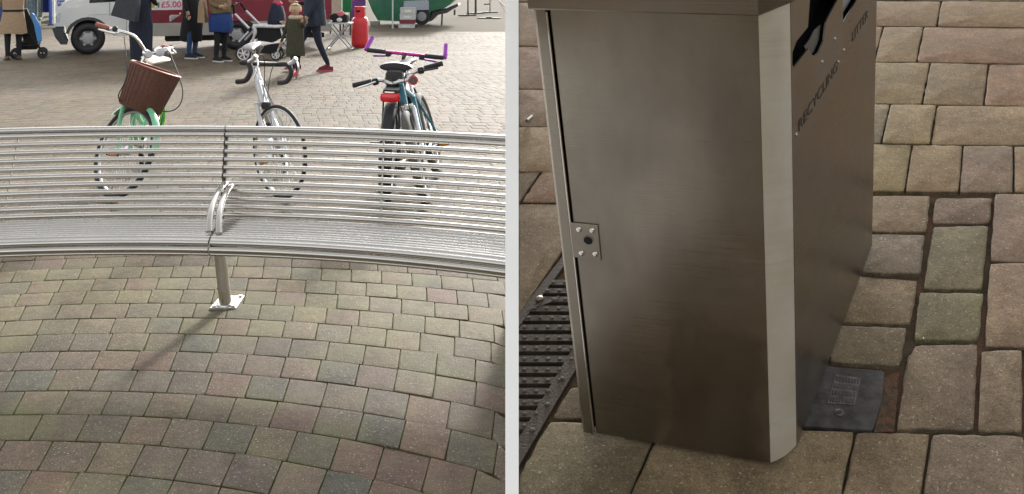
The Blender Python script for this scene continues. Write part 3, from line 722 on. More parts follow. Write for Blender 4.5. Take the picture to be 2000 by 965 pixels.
def guard(root, x, m_, a0, a1, m=None, r=WR + .025, wd=.028):
    m = m or Mx(); c = V((x, 0, WR)); pts = [c + V((r * cos(R(a)), 0, r * sin(R(a)))) for a in range(a0, a1 + 1, 8)]
    b = MB(); rings = []
    for i, p in enumerate(pts):
        d = (p - c).normalized()
        rings.append([p + V((0, -wd, 0)) - d * .018, p + V((0, -wd * .7, 0)), p + d * .006, p + V((0, wd * .7, 0)), p + V((0, wd, 0)) - d * .018, p + V((0, wd * .7, 0)) - d * .003, p + d * .003, p + V((0, -wd * .7, 0)) - d * .003])
    b.loft(rings); return b.xf(m).build('mudguard', m_, root, local=True)
def bike(name, label, contact, front, heading, lean, steer, o):
    """origin on the ground; contact = world point of the front (or rear) tyre patch; heading = direction of travel"""
    rot = Mx.Rotation(heading, 4, 'Z') @ Mx.Rotation(lean, 4, 'X')
    off = rot @ V((WB if front else 0, 0, 0))
    m0 = Mx.Translation(V((contact.x, contact.y, 0)) - off * 1.04) @ rot @ Mx.Scale(1.04, 4)
    root = empty(name, m0); tag(root, label, 'bicycle', 'bicycles parked behind the bench')
    S_ = steer_m(steer); fm = o['frame']; tr = o.get('tyre', .022); tm = o.get('tyre_m', m_black)
    wheel(root, 0, tr, m_alu, tm); wheel(root, WB, tr, o.get('rim', m_alu), tm, S_)
    BB, ST = V((.44, 0, .285)), V((.30, 0, o.get('st', .74)))
    f = MB(); k = o.get('ft', .017)
    if o.get('step'):
        f.tube(spline([HBm + AX * .03, V((.66, 0, .44)), V((.52, 0, .33)), BB], 6), k * 1.15, 10); f.tube(spline([HT - AX * .03, V((.62, 0, .56)), V((.42, 0, .45))], 6), k, 10)
    else:
        f.tube([HBm + AX * .025, BB], k * 1.15, 10); f.tube([HT - AX * .03, ST - (ST - BB) * .06], k, 10)
    f.tube([BB, ST], k * .95, 10); f.tube([HBm, HT], k * 1.2, 12)
    for s in (-1, 1):
        f.tube([BB + V((-.03, s * .025, 0)), V((0, s * .065, WR))], k * .62, 8); f.tube([ST + V((0, s * .015, -.03)), V((0, s * .065, WR))], k * .5, 8)
    f.disc(BB, (0, 1, 0), .024, .075, 12)
    f.build('frame', fm, root, local=True)
    q = MB(); cr = HBm - AX * .02
    q.tube([HBm, cr - AX * .01], .02, 10); q.bar(cr + V((0, -.055, 0)), cr + V((0, .055, 0)), .035, .03)
    for s in (-1, 1):
        q.tube(spline([cr + V((0, s * .05, 0)), cr - AX * .18 + V((0, s * .055, 0)), V((WB, s * .055, WR))], 4), [.016] * 5 + [.015] * 3 + [.012], 8)
    q.xf(S_).build('fork', o.get('fork', fm), root, local=True)
    # seat
    sh = o.get('sh', .93); sp = ST + (ST - BB).normalized() * ((sh - .05 - ST.z))
    MB().tube([ST, sp], .0135, 10).build('seat_post', m_alu, root, local=True)
    sd_ = V((sp.x, 0, sh)); n = 16; rings = []
    for t, wv, zz, th in ((-.13, .055, .012, .03), (-.12, .085, .02, .045), (-.06, .09, .02, .05), (0, .06, .008, .045), (.07, .03, .004, .035), (.13, .022, .0, .03), (.145, .012, -.004, .02)):
        wv *= o.get('sw', 1); th *= o.get('sth', 1); rings.append([sd_ + V((t, wv * cos(2 * pi * i / n), zz + th * .5 * sin(2 * pi * i / n) * (1 if sin(2 * pi * i / n) > 0 else .9))) for i in range(n)])
    MB().loft(rings).build('saddle', o.get('saddle', m_saddle), root, local=True)
    # drive
    MB().disc(BB + V((0, -.045, 0)), (0, 1, 0), .085, .004, 28).build('chainring', m_alu, root, local=True)
    for s, a in ((-1, o.get('crank', -.4)), (1, o.get('crank', -.4) + pi)):
        e = BB + V((.165 * cos(a), s * .07, .165 * sin(a))); MB().bar(BB + V((0, s * .055, 0)), e, .018, .024, (0, 1, 0)).build('crank', m_alu, root, local=True)
        pd = MB().box(e + V((0, s * .06, 0)), (.085, .095, .026), bev=.006).build('pedal', m_black, root, local=True)
        for t in (-1, 1): MB().box(e + V((t * .0435, s * .06, 0)), (.004, .07, .014)).build('reflector', mat('amber_reflector', (.75, .28, .02), .25), pd, local=True)
    return root, S_
def levers(root, S_, pts, m_):
    for p in pts: MB().tube(spline(p, 4), [.008] * (4 * (len(p) - 1)) + [.006], 8).xf(S_).build('brake_lever', m_, root, local=True)

# --- green town bike with basket
m_green = mat('mint_green_paint', (.22, .60, .36), .3, 0, .05, coat=.4)
m_wick = mat('brown_wicker', (.13, .058, .04), .55, 0, .25, 60, .5)
m_brown = mat('tan_grip', (.30, .09, .05), .5, 0, .15)
bk, S_ = bike('bicycle', 'mint green town bicycle with brown wicker basket, leftmost of the parked bicycles', V((-2.95, 7.27, 0)), True, R(-82), R(-7), R(46),
              dict(frame=m_green, step=True, saddle=mat('cream_saddle', (.62, .52, .42), .5), sw=1.25, tyre=.021, sh=.90, st=.70, ft=.019))
guard(bk, WB, m_green, 20, 150, S_); guard(bk, 0, m_green, 10, 190)
hb = HT + AX * .06; hb2 = hb + V((.02, 0, .13))
q = MB(); q.tube([HT, hb2], .0125, 10)
for s in (-1, 1): q.tube(spline([hb2, hb2 + V((.05, s * .07, .03)), hb2 + V((.02, s * .16, .09)), hb2 + V((-.08, s * .24, .085)), hb2 + V((-.26, s * .29, .07))], 6), .0115, 10)
q.xf(S_).build('handlebar', m_chrome, bk, local=True)
for s in (-1, 1):
    MB().tube([hb2 + V((-.15, s * .265, .078)), hb2 + V((-.16, s * .27, .078)), hb2 + V((-.275, s * .295, .07))], [.015, .0175, .0175], 12).xf(S_).build('grip', m_brown, bk, local=True)
    MB().sphere(hb2 + V((-.1, s * .25, .09)), (.03, .018, .022)).xf(S_).build('shifter', m_black, bk, local=True)
levers(bk, S_, [[hb2 + V((-.06, s * .235, .08)), hb2 + V((-.05, s * .27, .06)), hb2 + V((-.2, s * .31, .045))] for s in (-1, 1)], m_chrome)
for y_, z_, r_ in ((.055, .10, .035), (-.03, .06, .03)):
    lm = MB().tube([hb2 + V((.02, y_, z_ - .06)), hb2 + V((.05, y_, z_ - .06)), hb2 + V((.085, y_, z_ - .06))], [r_ * .5, r_, r_], 14).xf(S_).build('lamp', m_chrome, bk, local=True)
    MB().tube([hb2 + V((.085, y_, z_ - .06)), hb2 + V((.09, y_, z_ - .06))], [r_ * .9, r_ * .7], 14).xf(S_).build('lens', mat('lamp_lens', (.6, .65, .72), .08), lm, local=True)
MB().lathe([(.001, .0), (.03, .0), (.032, .018), (.018, .035), (.001, .038)], 14, hb2 + V((.03, .13, .05))).xf(S_).build('bell', m_chrome, bk, local=True)
# basket: tapered drum with a rim, hung on the bar
bc = HT + V((.20, 0, -.04)); n = 28
def bring(r, z, sq=1.): return [bc + V((.15 * r * cos(2 * pi * i / n) * sq, .19 * r * sin(2 * pi * i / n), z * 1.2)) for i in range(n)]
bas = MB().loft([bring(.80, -.13), bring(.84, -.12), bring(1.0, .12), bring(.96, .12), bring(.8, -.11)]).xf(S_).build('basket', m_wick, bk, local=True)
for i in range(n):
    a = 2 * pi * i / n; p0 = bc + V((.15 * .845 * cos(a), .19 * .845 * sin(a), -.144)); p1 = bc + V((.15 * 1.005 * cos(a), .19 * 1.005 * sin(a), .138))
    MB().tube([p0, p1], .0035, 5).xf(S_).build('cane', m_wick, bas, local=True)
MB().tube(bring(1.0, .125), .008, 8, True).xf(S_).build('rim', m_brown, bas, local=True)
for s in (-1, 1): MB().tube(spline([hb2 + V((-.03, s * .2, .06)), bc + V((.06, s * .24, .06)), bc + V((.05, s * .23, -.10)), cr_ if False else HBm + V((.05, s * .05, -.05))], 6), .004, 6).xf(S_).build('brake_cable', m_black, bk, local=True)
MB().box(HBm + V((-.03, .10, .03)), (.08, .09, .15), bev=.02).xf(S_).build('lock_case', m_gloss, bk, local=True)
for j in range(2): MB().tube(spline([HBm + V((.0, .17 + .02 * j, .05)), HBm + V((-.03, .22, -.02)), HBm + V((-.05, .24 - .03 * j, -.15)), HBm + V((-.08, .2, -.24))], 6), .006, 6).build('lock_cable', mat('lime_cable', (.25, .85, .12), .4), bk, local=True)

# --- white road bike
m_silver = mat('pale_silver_paint', (.62, .63, .65), .3, .3, .04, coat=.3)
bk, S_ = bike('bicycle', 'silver white road bicycle with dropped black handlebars, between the green bicycle and the pair', V((-1.66, 7.27, 0)), True, R(-77), R(15), R(36),
              dict(frame=m_silver, sh=1.04, st=.80, tyre=.0135, ft=.019, fork=m_silver, sw=.85, saddle=mat('white_black_saddle', (.20, .20, .21), .5, 0, .6, 9)))
S_ = steer_m(R(54)); hb2 = HT + AX * .10 + V((.05, 0, .03)); q = MB(); q.tube([HT, HT + AX * .10, hb2], .014, 10)
q.xf(S_).build('stem', m_silver, bk, local=True)
q = MB()
for s in (-1, 1):
    q.tube(spline([hb2, hb2 + V((0, s * .12, .0)), hb2 + V((.02, s * .205, .0)), hb2 + V((.09, s * .215, -.005)), hb2 + V((.12, s * .22, -.06)), hb2 + V((.08, s * .22, -.125)), hb2 + V((.0, s * .225, -.135))], 6), .0185, 10)
q.xf(S_).build('handlebar', m_black, bk, local=True)
for s in (-1, 1):
    hd = MB().tube(spline([hb2 + V((.10, s * .217, .0)), hb2 + V((.14, s * .217, .02)), hb2 + V((.165, s * .217, .045))], 4), [.017] * 6 + [.02, .02, .014], 10).xf(S_).build('brake_hood', m_alu, bk, local=True)
    MB().tube(spline([hb2 + V((.165, s * .217, .03)), hb2 + V((.185, s * .22, -.03)), hb2 + V((.16, s * .23, -.11))], 5), .007, 8).xf(S_).build('brake_lever', m_chrome, hd, local=True)
    MB().tube(spline([hb2 + V((.16, s * .215, .04)), hb2 + V((.14, s * .12, .05)), hb2 + V((.09, s * .04, -.04)), HBm + V((.03, s * .02, .02))], 6), .003, 6).xf(S_).build('brake_cable', m_black, bk, local=True)
MB().box(HBm + V((.04, 0, -.03)), (.05, .06, .05), bev=.01).xf(S_).build('brake_caliper', m_black, bk, local=True)
MB().tube([V((.66, 0, .50)), V((.58, 0, .40))], .034, 14).build('bottle', m_black, bk, local=True)

# --- hybrid seen from behind with pink bars
m_pink = mat('magenta_anodised', (.55, .05, .30), .25, .6)
m_purple = mat('purple_anodised', (.36, .08, .48), .28, .5)
bk, S_ = bike('bicycle', 'black bicycle with magenta handlebars and a red rear reflector, seen from behind', V((-.90, 7.18, 0)), False, R(91), R(2), R(-9),
              dict(frame=m_gloss, sh=.90, st=.74, tyre=.030, ft=.018, sw=1.35, sth=1.5))
guard(bk, 0, m_saddle, 60, 222, wd=.044); guard(bk, WB, m_gloss, 20, 160, S_)
rk = MB(); rk.bar((-.02 - .13, 0, .79), (.2, 0, .79), .10, .012)
for s in (-1, 1): rk.tube([V((-.1, s * .05, .79)), V((0, s * .065, WR))], .006, 6)
rk.build('rear_rack', m_saddle, bk, local=True)
MB().box((-.17, 0, .745), (.03, .13, .062), bev=.02).build('rear_reflector', mat('red_reflector', (.72, .02, .03), .2, 0, .15, coat=.5), bk, local=True)
MB().box((.12, 0, .845), (.10, .13, .12), bev=.03).build('saddle_bag', m_black, bk, local=True)
hb2 = HT + AX * .10 + V((.05, 0, .03)); q = MB(); q.tube([HT, HT + AX * .1, hb2], .015, 10); q.xf(S_).build('stem', m_black, bk, local=True)
MB().tube([hb2 + V((0, -.31, 0)), hb2 + V((0, 0, 0)), hb2 + V((0, .31, 0))], .0135, 10).xf(S_).build('handlebar', m_pink, bk, local=True)
for s in (-1, 1):
    MB().tube([hb2 + V((0, s * .16, 0)), hb2 + V((0, s * .305, 0))], .0185, 12).xf(S_).build('grip', m_black, bk, local=True)
    MB().tube(spline([hb2 + V((0, s * .315, 0)), hb2 + V((.02, s * .315, .02)), hb2 + V((.09, s * .30, .095))], 4), .018, 10).xf(S_).build('bar_end', m_purple, bk, local=True)
    MB().box(hb2 + V((0, s * .135, -.012)), (.045, .04, .045), bev=.01).xf(S_).build('brake_clamp', m_black, bk, local=True)
    MB().tube(spline([hb2 + V((.03, s * .13, -.03)), hb2 + V((.06, s * .2, -.04)), hb2 + V((.05, s * .27, -.045))], 4), .008, 8).xf(S_).build('brake_lever', m_purple, bk, local=True)
    MB().tube(spline([hb2 + V((.03, s * .12, -.02)), hb2 + V((.10, s * .06, .0)), hb2 + V((.08, s * .02, -.12)), HBm + V((.02, 0, .0))], 6), .003, 6).xf(S_).build('brake_cable', m_black, bk, local=True)

# --- teal mountain bike facing us
m_teal = mat('teal_paint', (.02, .20, .28), .3, 0, .05, coat=.3)
bk, S_ = bike('bicycle', 'teal mountain bicycle with silver fork and silver riser handlebar, rightmost of the parked bicycles', V((-.60, 7.03, 0)), True, R(-90), R(15), R(4),
              dict(frame=m_teal, fork=m_alu, sh=.92, st=.70, tyre=.029, tyre_m=mat('grey_tyre', (.09, .088, .08), .75, 0, .3, 50, .6), ft=.019, crank=.1))
hb2 = HT + AX * .02 + V((.06, 0, .0)); q = MB(); q.tube([HT, HT + AX * .02, hb2], .018, 10); q.xf(S_).build('stem', m_alu, bk, local=True)
q = MB()
for s in (-1, 1): q.tube(spline([hb2, hb2 + V((0, s * .06, .0)), hb2 + V((-.01, s * .14, .045)), hb2 + V((-.03, s * .32, .05))], 6), .0145, 10)
q.xf(S_).build('handlebar', m_alu, bk, local=True)
for s in (-1, 1):
    MB().tube([hb2 + V((-.012, s * .19, .048)), hb2 + V((-.03, s * .325, .05))], .0185, 12).xf(S_).build('grip', m_black, bk, local=True)
    MB().box(hb2 + V((-.01, s * .165, .04)), (.05, .045, .05), bev=.012).xf(S_).build('shifter', m_black, bk, local=True)
    MB().tube(spline([hb2 + V((.02, s * .16, .04)), hb2 + V((.04, s * .21, .035)), hb2 + V((.03, s * .29, .03))], 4), .007, 8).xf(S_).build('brake_lever', m_chrome if s < 0 else m_black, bk, local=True)
    MB().tube(spline([hb2 + V((.02, s * .15, .03)), hb2 + V((.08, s * .05, .03)), hb2 + V((.06, s * .03, -.12)), HBm + V((.03, s * .03, -.06))], 6), .003, 6).xf(S_).build('brake_cable', m_black, bk, local=True)
lm = MB().tube([hb2 + V((.0, .10, -.01)), hb2 + V((.05, .10, -.01)), hb2 + V((.06, .10, -.01))], [.024, .035, .035], 14).xf(S_).build('front_lamp', mat('red_lamp_shell', (.7, .03, .04), .3), bk, local=True)
MB().tube([hb2 + V((.06, .10, -.01)), hb2 + V((.066, .10, -.01))], [.026, .02], 14).xf(S_).build('lens', mat('smoked_lens', (.10, .09, .09), .15), lm, local=True)
for s in (-1, 1): MB().tube([HBm - AX * .04 + V((0, s * .05, 0)), HBm - AX * .22 + V((.02, s * .052, 0))], .021, 10).xf(S_).build('fork_sleeve', m_alu, bk, local=True)

# ------------------------------------------------------------------ people
def person(loc, face, label, H_, bones_m, pose=None, wide=1., group=None, kid=False):
    """skinned figure: faces local -Y; face = heading about Z"""
    J = dict(pel=(0, 0, .96), sp=(0, .01, 1.16), ch=(0, .015, 1.34), nk=(0, .015, 1.49), hd0=(0, -.005, 1.56), hd1=(0, -.02, 1.63), hd2=(0, -.01, 1.70))
    for s, n in ((1, 'L'), (-1, 'R')):
        J.update({'sh' + n: (s * .17, .02, 1.42), 'el' + n: (s * .23, .03, 1.14), 'wr' + n: (s * .23, -.04, .91), 'hn' + n: (s * .225, -.06, .83),
                  'hp' + n: (s * .09, 0, .90), 'kn' + n: (s * .10, -.02, .50), 'an' + n: (s * .10, .02, .09), 'bl' + n: (s * .11, -.10, .04), 'to' + n: (s * .115, -.17, .035)})
    J.update(pose or {})
    Rr = dict(pel=.135, sp=.125, ch=.14, nk=.058, hd0=.075, hd1=.098, hd2=.075, sh=.075, el=.05, wr=.036, hn=.035, hp=.105, kn=.066, an=.045, bl=.042, to=.032)
    if kid:
        Rr.update(hd0=.10, hd1=.145, hd2=.115, pel=.15, sp=.15, ch=.15, nk=.075)
    E = [('pel', 'sp', 't'), ('sp', 'ch', 't'), ('ch', 'nk', 't'), ('nk', 'hd0', 'k'), ('hd0', 'hd1', 'k'), ('hd1', 'hd2', 'k')]
    for n in 'LR':
        E += [('ch', 'sh' + n, 't'), ('sh' + n, 'el' + n, 't'), ('el' + n, 'wr' + n, 't'), ('wr' + n, 'hn' + n, 'k'), ('pel', 'hp' + n, 'l'), ('hp' + n, 'kn' + n, 'l'), ('kn' + n, 'an' + n, 'l'), ('an' + n, 'bl' + n, 's'), ('bl' + n, 'to' + n, 's')]
    names = list(J); idx = {n: i for i, n in enumerate(names)}; sc_ = H_ / 1.75
    me = bpy.data.meshes.new('sk'); me.from_pydata([V(J[n]) for n in names], [(idx[a], idx[b_]) for a, b_, _ in E], [])
    o = bpy.data.objects.new('sk', me); col.objects.link(o)
    md = o.modifiers.new('s', 'SKIN'); md.use_smooth_shade = True
    o.modifiers.new('d', 'SUBSURF').levels = 1
    for i, n in enumerate(names):
        k = n if n in Rr else n[:-1]; r = Rr[k]
        sx = wide if k in ('pel', 'sp', 'ch') else 1
        me.skin_vertices[0].data[i].radius = (r * sx, r * .8 if k in ('pel', 'sp', 'ch') else r)
        me.skin_vertices[0].data[i].use_root = (n == 'pel')
    bpy.context.view_layer.update()
    ev = bpy.data.meshes.new_from_object(o.evaluated_get(bpy.context.evaluated_depsgraph_get())); bpy.data.objects.remove(o)
    b = MB(); b.v = [v.co.copy() for v in ev.vertices]; b.f = [tuple(p.vertices) for p in ev.polygons]
    keys = {'t': 0, 'k': 1, 'l': 2, 's': 3}; segs = [(V(J[a]), V(J[c_]), keys[k]) for a, c_, k in E]
    for f in b.f:
        c = sum((b.v[i] for i in f), V((0, 0, 0))) / len(f); best = (9, 0)
        for a, e, k in segs:
            d = e - a; t = max(0, min(1, (c - a).dot(d) / d.length_squared)); q = (c - a - d * t).length
            if q < best[0]: best = (q, k)
        b.m.append(best[1])
    for n in 'LR':                                  # five fingers a hand, curled a little
        w0, h0 = V(J['wr' + n]), V(J['hn' + n]); d = (h0 - w0).normalized(); sid_ = d.cross(V((1, 0, 0))).normalized()
        nrm = d.cross(sid_)
        for i, L_f in enumerate((.062, .074, .08, .072, .055)):
            o_ = (i - 2.2) * .018; st = h0 + sid_ * o_ + d * .01
            if i == 0: b.tube([w0.lerp(h0, .5) + sid_ * -.025, h0 + sid_ * -.05, h0 + sid_ * -.052 + d * .03], [.012, .011, .008], 6, mi=1)
            else: b.tube([st, st + d * L_f * .5, st + d * L_f * .85 + nrm * .02], [.0105, .0095, .007], 6, mi=1)
    m0 = Mx.Translation(loc) @ Mx.Rotation(face, 4, 'Z') @ Mx.Scale(sc_, 4)
    root = empty('person', m0); tag(root, label, 'person', group)
    body = b.build('body', bones_m, root, 60, local=True, fix=False)
    return root, J
SK = mat('skin', (.50, .30, .22), .5)
def hair(root, J, m_, long=False, kid=False):
    c = V(J['hd1']) + V((0, .018, .035)); r = .112 if not kid else .155
    b = MB(); n = 16; secs = []
    for i in range(9):
        a = pi * i / 8 * (.62 if not long else .75); rr = r * sin(a) + .002
        secs.append([c + V((rr * cos(2 * pi * k / n) * (1 + .03 * (k % 3)), max(rr * sin(2 * pi * k / n), -rr * (1 if i < 4 else .35)), r * cos(a))) for k in range(n)])
    b.loft(secs); b.build('hair', m_, root, 60, local=True)
    e = V(J['hd1']); fw = -(.092 if not kid else .138)
    for s in (-1, 1): MB().sphere(e + V((s * .036, fw + .004, .012)), .012, 8, 6).build('eye', m_dark, root, local=True)
    MB().sphere(e + V((0, fw - .004, -.018)), (.014, .02, .022), 8, 6).build('nose', SK, root, local=True)
    MB().sphere(e + V((0, fw + .01, -.05)), (.026, .01, .008), 8, 6).build('mouth', mat('lips', (.42, .15, .13), .5), root, local=True)
    for s in (-1, 1): MB().sphere(e + V((s * (.097 if not kid else .145), .01, 0)), (.012, .022, .03), 8, 6).build('ear', SK, root, local=True)
navy = mat('navy_cloth', (.018, .024, .045), .85, 0, .3, 25, .3); blk = mat('black_cloth', (.012, .013, .016), .85, 0, .3, 25, .3)
tan_ = mat('tan_wool', (.40, .29, .19), .9, 0, .12, 30, .4); den = mat('blue_denim', (.03, .07, .17), .85, 0, .25, 40, .3)
olive = mat('olive_cloth', (.055, .055, .035), .9, 0, .25, 30, .4); redsh = mat('dark_red_shoes', (.17, .012, .03), .6, 0, .2); sole = mat('white_sole', (.72, .72, .70), .6)
khaki = mat('khaki_cloth', (.17, .125, .065), .9, 0, .25, 30, .4); royal = mat('royal_blue_cloth', (.012, .045, .19), .8, 0, .2, 20, .3)
blond = mat('blond_hair', (.60, .47, .28), .6, 0, .3, 60); brownh = mat('brown_hair', (.10, .055, .03), .6, 0, .3, 60)
def shoes(root, J, m_, sm):
    for n in 'LR':
        a, t = V(J['an' + n]), V(J['to' + n]); h = a + V((0, .045, 0)); d = (t - a); d.z = 0; d.normalize(); s = V((-d.y, d.x, 0)); bz = min(a.z - .09, t.z - .035)
        L = .275; rings = []; rs = []
        for u, wv, zt in ((-.075, .024, .075), (-.06, .036, .085), (.0, .04, .095), (.08, .043, .075), (.15, .046, .05), (.185, .036, .036), (.205, .012, .022)):
            c = V((a.x, a.y, bz)) + d * u; rings.append([c + s * wv * q + V((0, 0, .022 + (zt - .022) * z)) for q, z in ((-1, 0), (-.95, .5), (-.5, 1), (.5, 1), (.95, .5), (1, 0))])
            rs.append([c + s * (wv + .005) * q + V((0, 0, z)) for q, z in ((-1, 0), (-1, .024), (1, .024), (1, 0))])
        so = MB().loft(rings).build('shoe', m_, root, 50, local=True)
        MB().loft(rs).build('sole', sm, so, 40, local=True)

# woman in tan coat with a buggy
pr, J = person(gnd(26, 117), R(-150), 'person in a belted tan coat pushing a dark buggy at far left', 1.68, [tan_, SK, blk, blk],
               dict(elL=(.22, -.10, 1.16), wrL=(.17, -.30, 1.06), hnL=(.15, -.37, 1.05), elR=(-.22, -.10, 1.16), wrR=(-.17, -.30, 1.06), hnR=(-.15, -.37, 1.05)))
ct = MB().cloth([(0, .01, .52, .235, .17), (0, .01, .56, .235, .17), (0, .01, .8, .215, .16), (0, .01, .98, .185, .14), (0, .015, 1.2, .20, .145), (0, .015, 1.38, .19, .13), (0, .015, 1.47, .09, .08)]).build('coat', tan_, pr, local=True)
MB().ell([(0, .012, .955, .194, .15), (0, .012, .995, .194, .15)], 20).build('belt', blk, ct, local=True)
shoes(pr, J, mat('brown_boots', (.10, .05, .03), .6), blk); hair(pr, J, brownh, True)
def lug(root, c, r, ax, mt, mr, nsp=6, tw=.03, nm='wheel'):
    c = V(c); ax = V(ax).normalized(); u = ax.orthogonal().normalized(); v_ = ax.cross(u)
    ring = [c + (u * cos(2 * pi * i / 24) + v_ * sin(2 * pi * i / 24)) * (r - tw * .5) for i in range(24)]
    w_ = MB().tube(ring, tw * .5, 8, True).build(nm, mt, root, local=True)
    b = MB(); b.tube([c + (u * cos(2 * pi * i / 24) + v_ * sin(2 * pi * i / 24)) * (r - tw * 1.15) for i in range(24)], tw * .3, 8, True); b.disc(c, ax, r * .16, tw, 12)
    for i in range(nsp):
        a = 2 * pi * i / nsp; d = u * cos(a) + v_ * sin(a); b.bar(c, c + d * (r - tw), r * .13, tw * .5, ax)
    b.build('rim', mr, w_, local=True)
# buggy
bg_ = empty('buggy', Mx.Translation(gnd(62, 113)) @ Mx.Rotation(R(25), 4, 'Z')); tag(bg_, 'dark folding buggy with a bright blue side panel, pushed by the person in tan', 'buggy')
m_bluep = mat('bright_blue_fabric', (.10, .32, .72), .7)
MB().loft([[V((x, y, z)) for x, y, z in q] for q in ([(-.12, -.2, .30), (.10, -.2, .28), (.10, .2, .28), (-.12, .2, .30)], [(-.22, -.2, .62), (.10, -.2, .45), (.10, .2, .45), (-.22, .2, .62)], [(-.30, -.2, .92), (-.08, -.2, .96), (-.08, .2, .96), (-.30, .2, .92)])]).build('seat', blk, bg_, local=True)
MB().loft([[V((-.28 + .03 * i, -.215, .9 - .0 * i)) if False else V((x, -.212, z)) for x, z in q] for q in ([(.11, .30), (.16, .30), (.16, .32), (.11, .32)], [(.10, .55), (.16, .52), (.17, .55), (.11, .58)], [(-.0, .84), (.06, .80), (.06, .83), (-.0, .88)])]).build('side_fabric', m_bluep, bg_, local=True)
MB().loft([[V((x, y, z)) for x, z in ((.10, .34), (.18, .33), (.16, .62), (.03, .86), (-.0, .86))] for y in (-.214, .214)]).build('leg_cover', m_bluep, bg_, local=True)
b = MB()
for s in (-1, 1):
    b.tube(spline([V((-.48, s * .2, 1.02)), V((-.30, s * .21, .92)), V((-.05, s * .22, .5)), V((.18, s * .22, .12))], 4), .012, 8); b.tube([V((-.05, s * .22, .5)), V((-.28, s * .22, .12))], .012, 8)
b.bar((-.28, -.2, .26), (.15, -.2, .26), .02, .02); b.bar((-.28, .2, .26), (.15, .2, .26), .02, .02); b.build('frame', m_gloss, bg_, local=True)
MB().box((-.06, 0, .24), (.34, .34, .14), bev=.03).build('tray', blk, bg_, local=True)
for x in (-.28, .19):
    for s in (-1, 1): lug(bg_, (x, s * .23, .095), .095, (0, 1, 0), m_black, m_gloss, 5, .03)

# person with shoulder bag, back half hidden by the green bicycle
pr, J = person(gnd(275, 126), R(170), 'person in navy trousers with a large dark shoulder bag in front of the van', 1.72, [blk, SK, navy, blk], dict(elR=(-.25, -.02, 1.15), wrR=(-.2, -.2, 1.1), hnR=(-.16, -.26, 1.12)))
MB().cloth([(0, .0, .10, .19, .15), (0, .0, .45, .21, .16), (0, .0, .7, .22, .17), (0, .01, .95, .20, .155), (0, .015, 1.2, .2, .15), (0, .015, 1.4, .17, .12)]).build('coat', navy, pr, local=True); shoes(pr, J, blk, blk); hair(pr, J, brownh, True)
m_bag = mat('slate_leather', (.035, .045, .055), .45, 0, .2)
hb_ = empty('shoulder_bag', Mx.Translation(at(250, 8, 17.2)) @ Mx.Rotation(R(-8), 4, 'Z')); tag(hb_, 'large slate leather bag hanging at the side of the person by the van', 'bag')
MB().loft([[V((x * k, y, z)) for x, y in ((-.19, -.07), (.19, -.07), (.2, 0), (.19, .07), (-.19, .07), (-.2, 0))] for k, z in ((1.18, -.26), (1.2, -.23), (1.0, .08), (.9, .16))]).xf(Mx.Rotation(R(14), 4, 'Y')).build('bag_body', m_bag, hb_, local=True)
for s in (-1, 1): MB().tube(spline([V((-.12, s * .05, .14)), V((-.05, s * .05, .36)), V((.05, s * .05, .36)), V((.12, s * .05, .14))], 5), .012, 8).build('strap', blk, hb_, local=True)

# person in long black coat and jeans
pr, J = person(gnd(376, 114), R(75), 'person in a long black coat, jeans and white soled trainers beside the van', 1.75, [blk, SK, den, navy])
MB().cloth([(.02, .05, .33, .13, .21), (.02, .04, .40, .15, .22), (.0, .0, .7, .19, .2), (0, .0, .98, .19, .165), (0, .01, 1.2, .2, .15), (0, .015, 1.4, .17, .12)]).build('coat', blk, pr, local=True); shoes(pr, J, navy, sole); hair(pr, J, brownh, True)
# person in blue skirt
pr, J = person(gnd(431, 120), R(60), 'person in a khaki jacket, royal blue skirt and black leggings next to the pushchair', 1.66, [khaki, SK, blk, blk], dict(elR=(-.26, .0, 1.14), wrR=(-.2, -.18, 1.08), hnR=(-.16, -.25, 1.1)), 1.15)
MB().cloth([(0, 0, .585, .215, .215), (0, 0, .62, .225, .225), (0, 0, .8, .232, .23), (0, 0, .98, .19, .18), (0, 0, 1.04, .17, .16)]).build('skirt', royal, pr, local=True)
MB().cloth([(0, 0, .96, .225, .205), (0, 0, 1.0, .235, .21), (0, .01, 1.2, .22, .19), (0, .015, 1.4, .18, .13)]).build('jacket', khaki, pr, local=True); shoes(pr, J, blk, sole); hair(pr, J, brownh, True)
tb = empty('tan_handbag', Mx.Translation(at(396, 24, 18.3))); tag(tb, 'soft tan handbag held between the person in black and the person in blue', 'bag')
MB().loft([[V((x * k, y, z)) for x, y in ((-.06, -.1), (.06, -.1), (.075, 0), (.06, .1), (-.06, .1), (-.075, 0))] for k, z in ((1.1, -.19), (1.15, -.16), (.9, .1), (.6, .22))]).build('bag_body', mat('tan_leather', (.36, .25, .15), .6), tb, local=True)
MB().tube(spline([V((-.03, 0, .2)), V((.0, .0, .5)), V((.03, 0, .2))], 5), .01, 8).build('strap', mat('tan_leather', (.36, .25, .15), .6), tb, local=True)

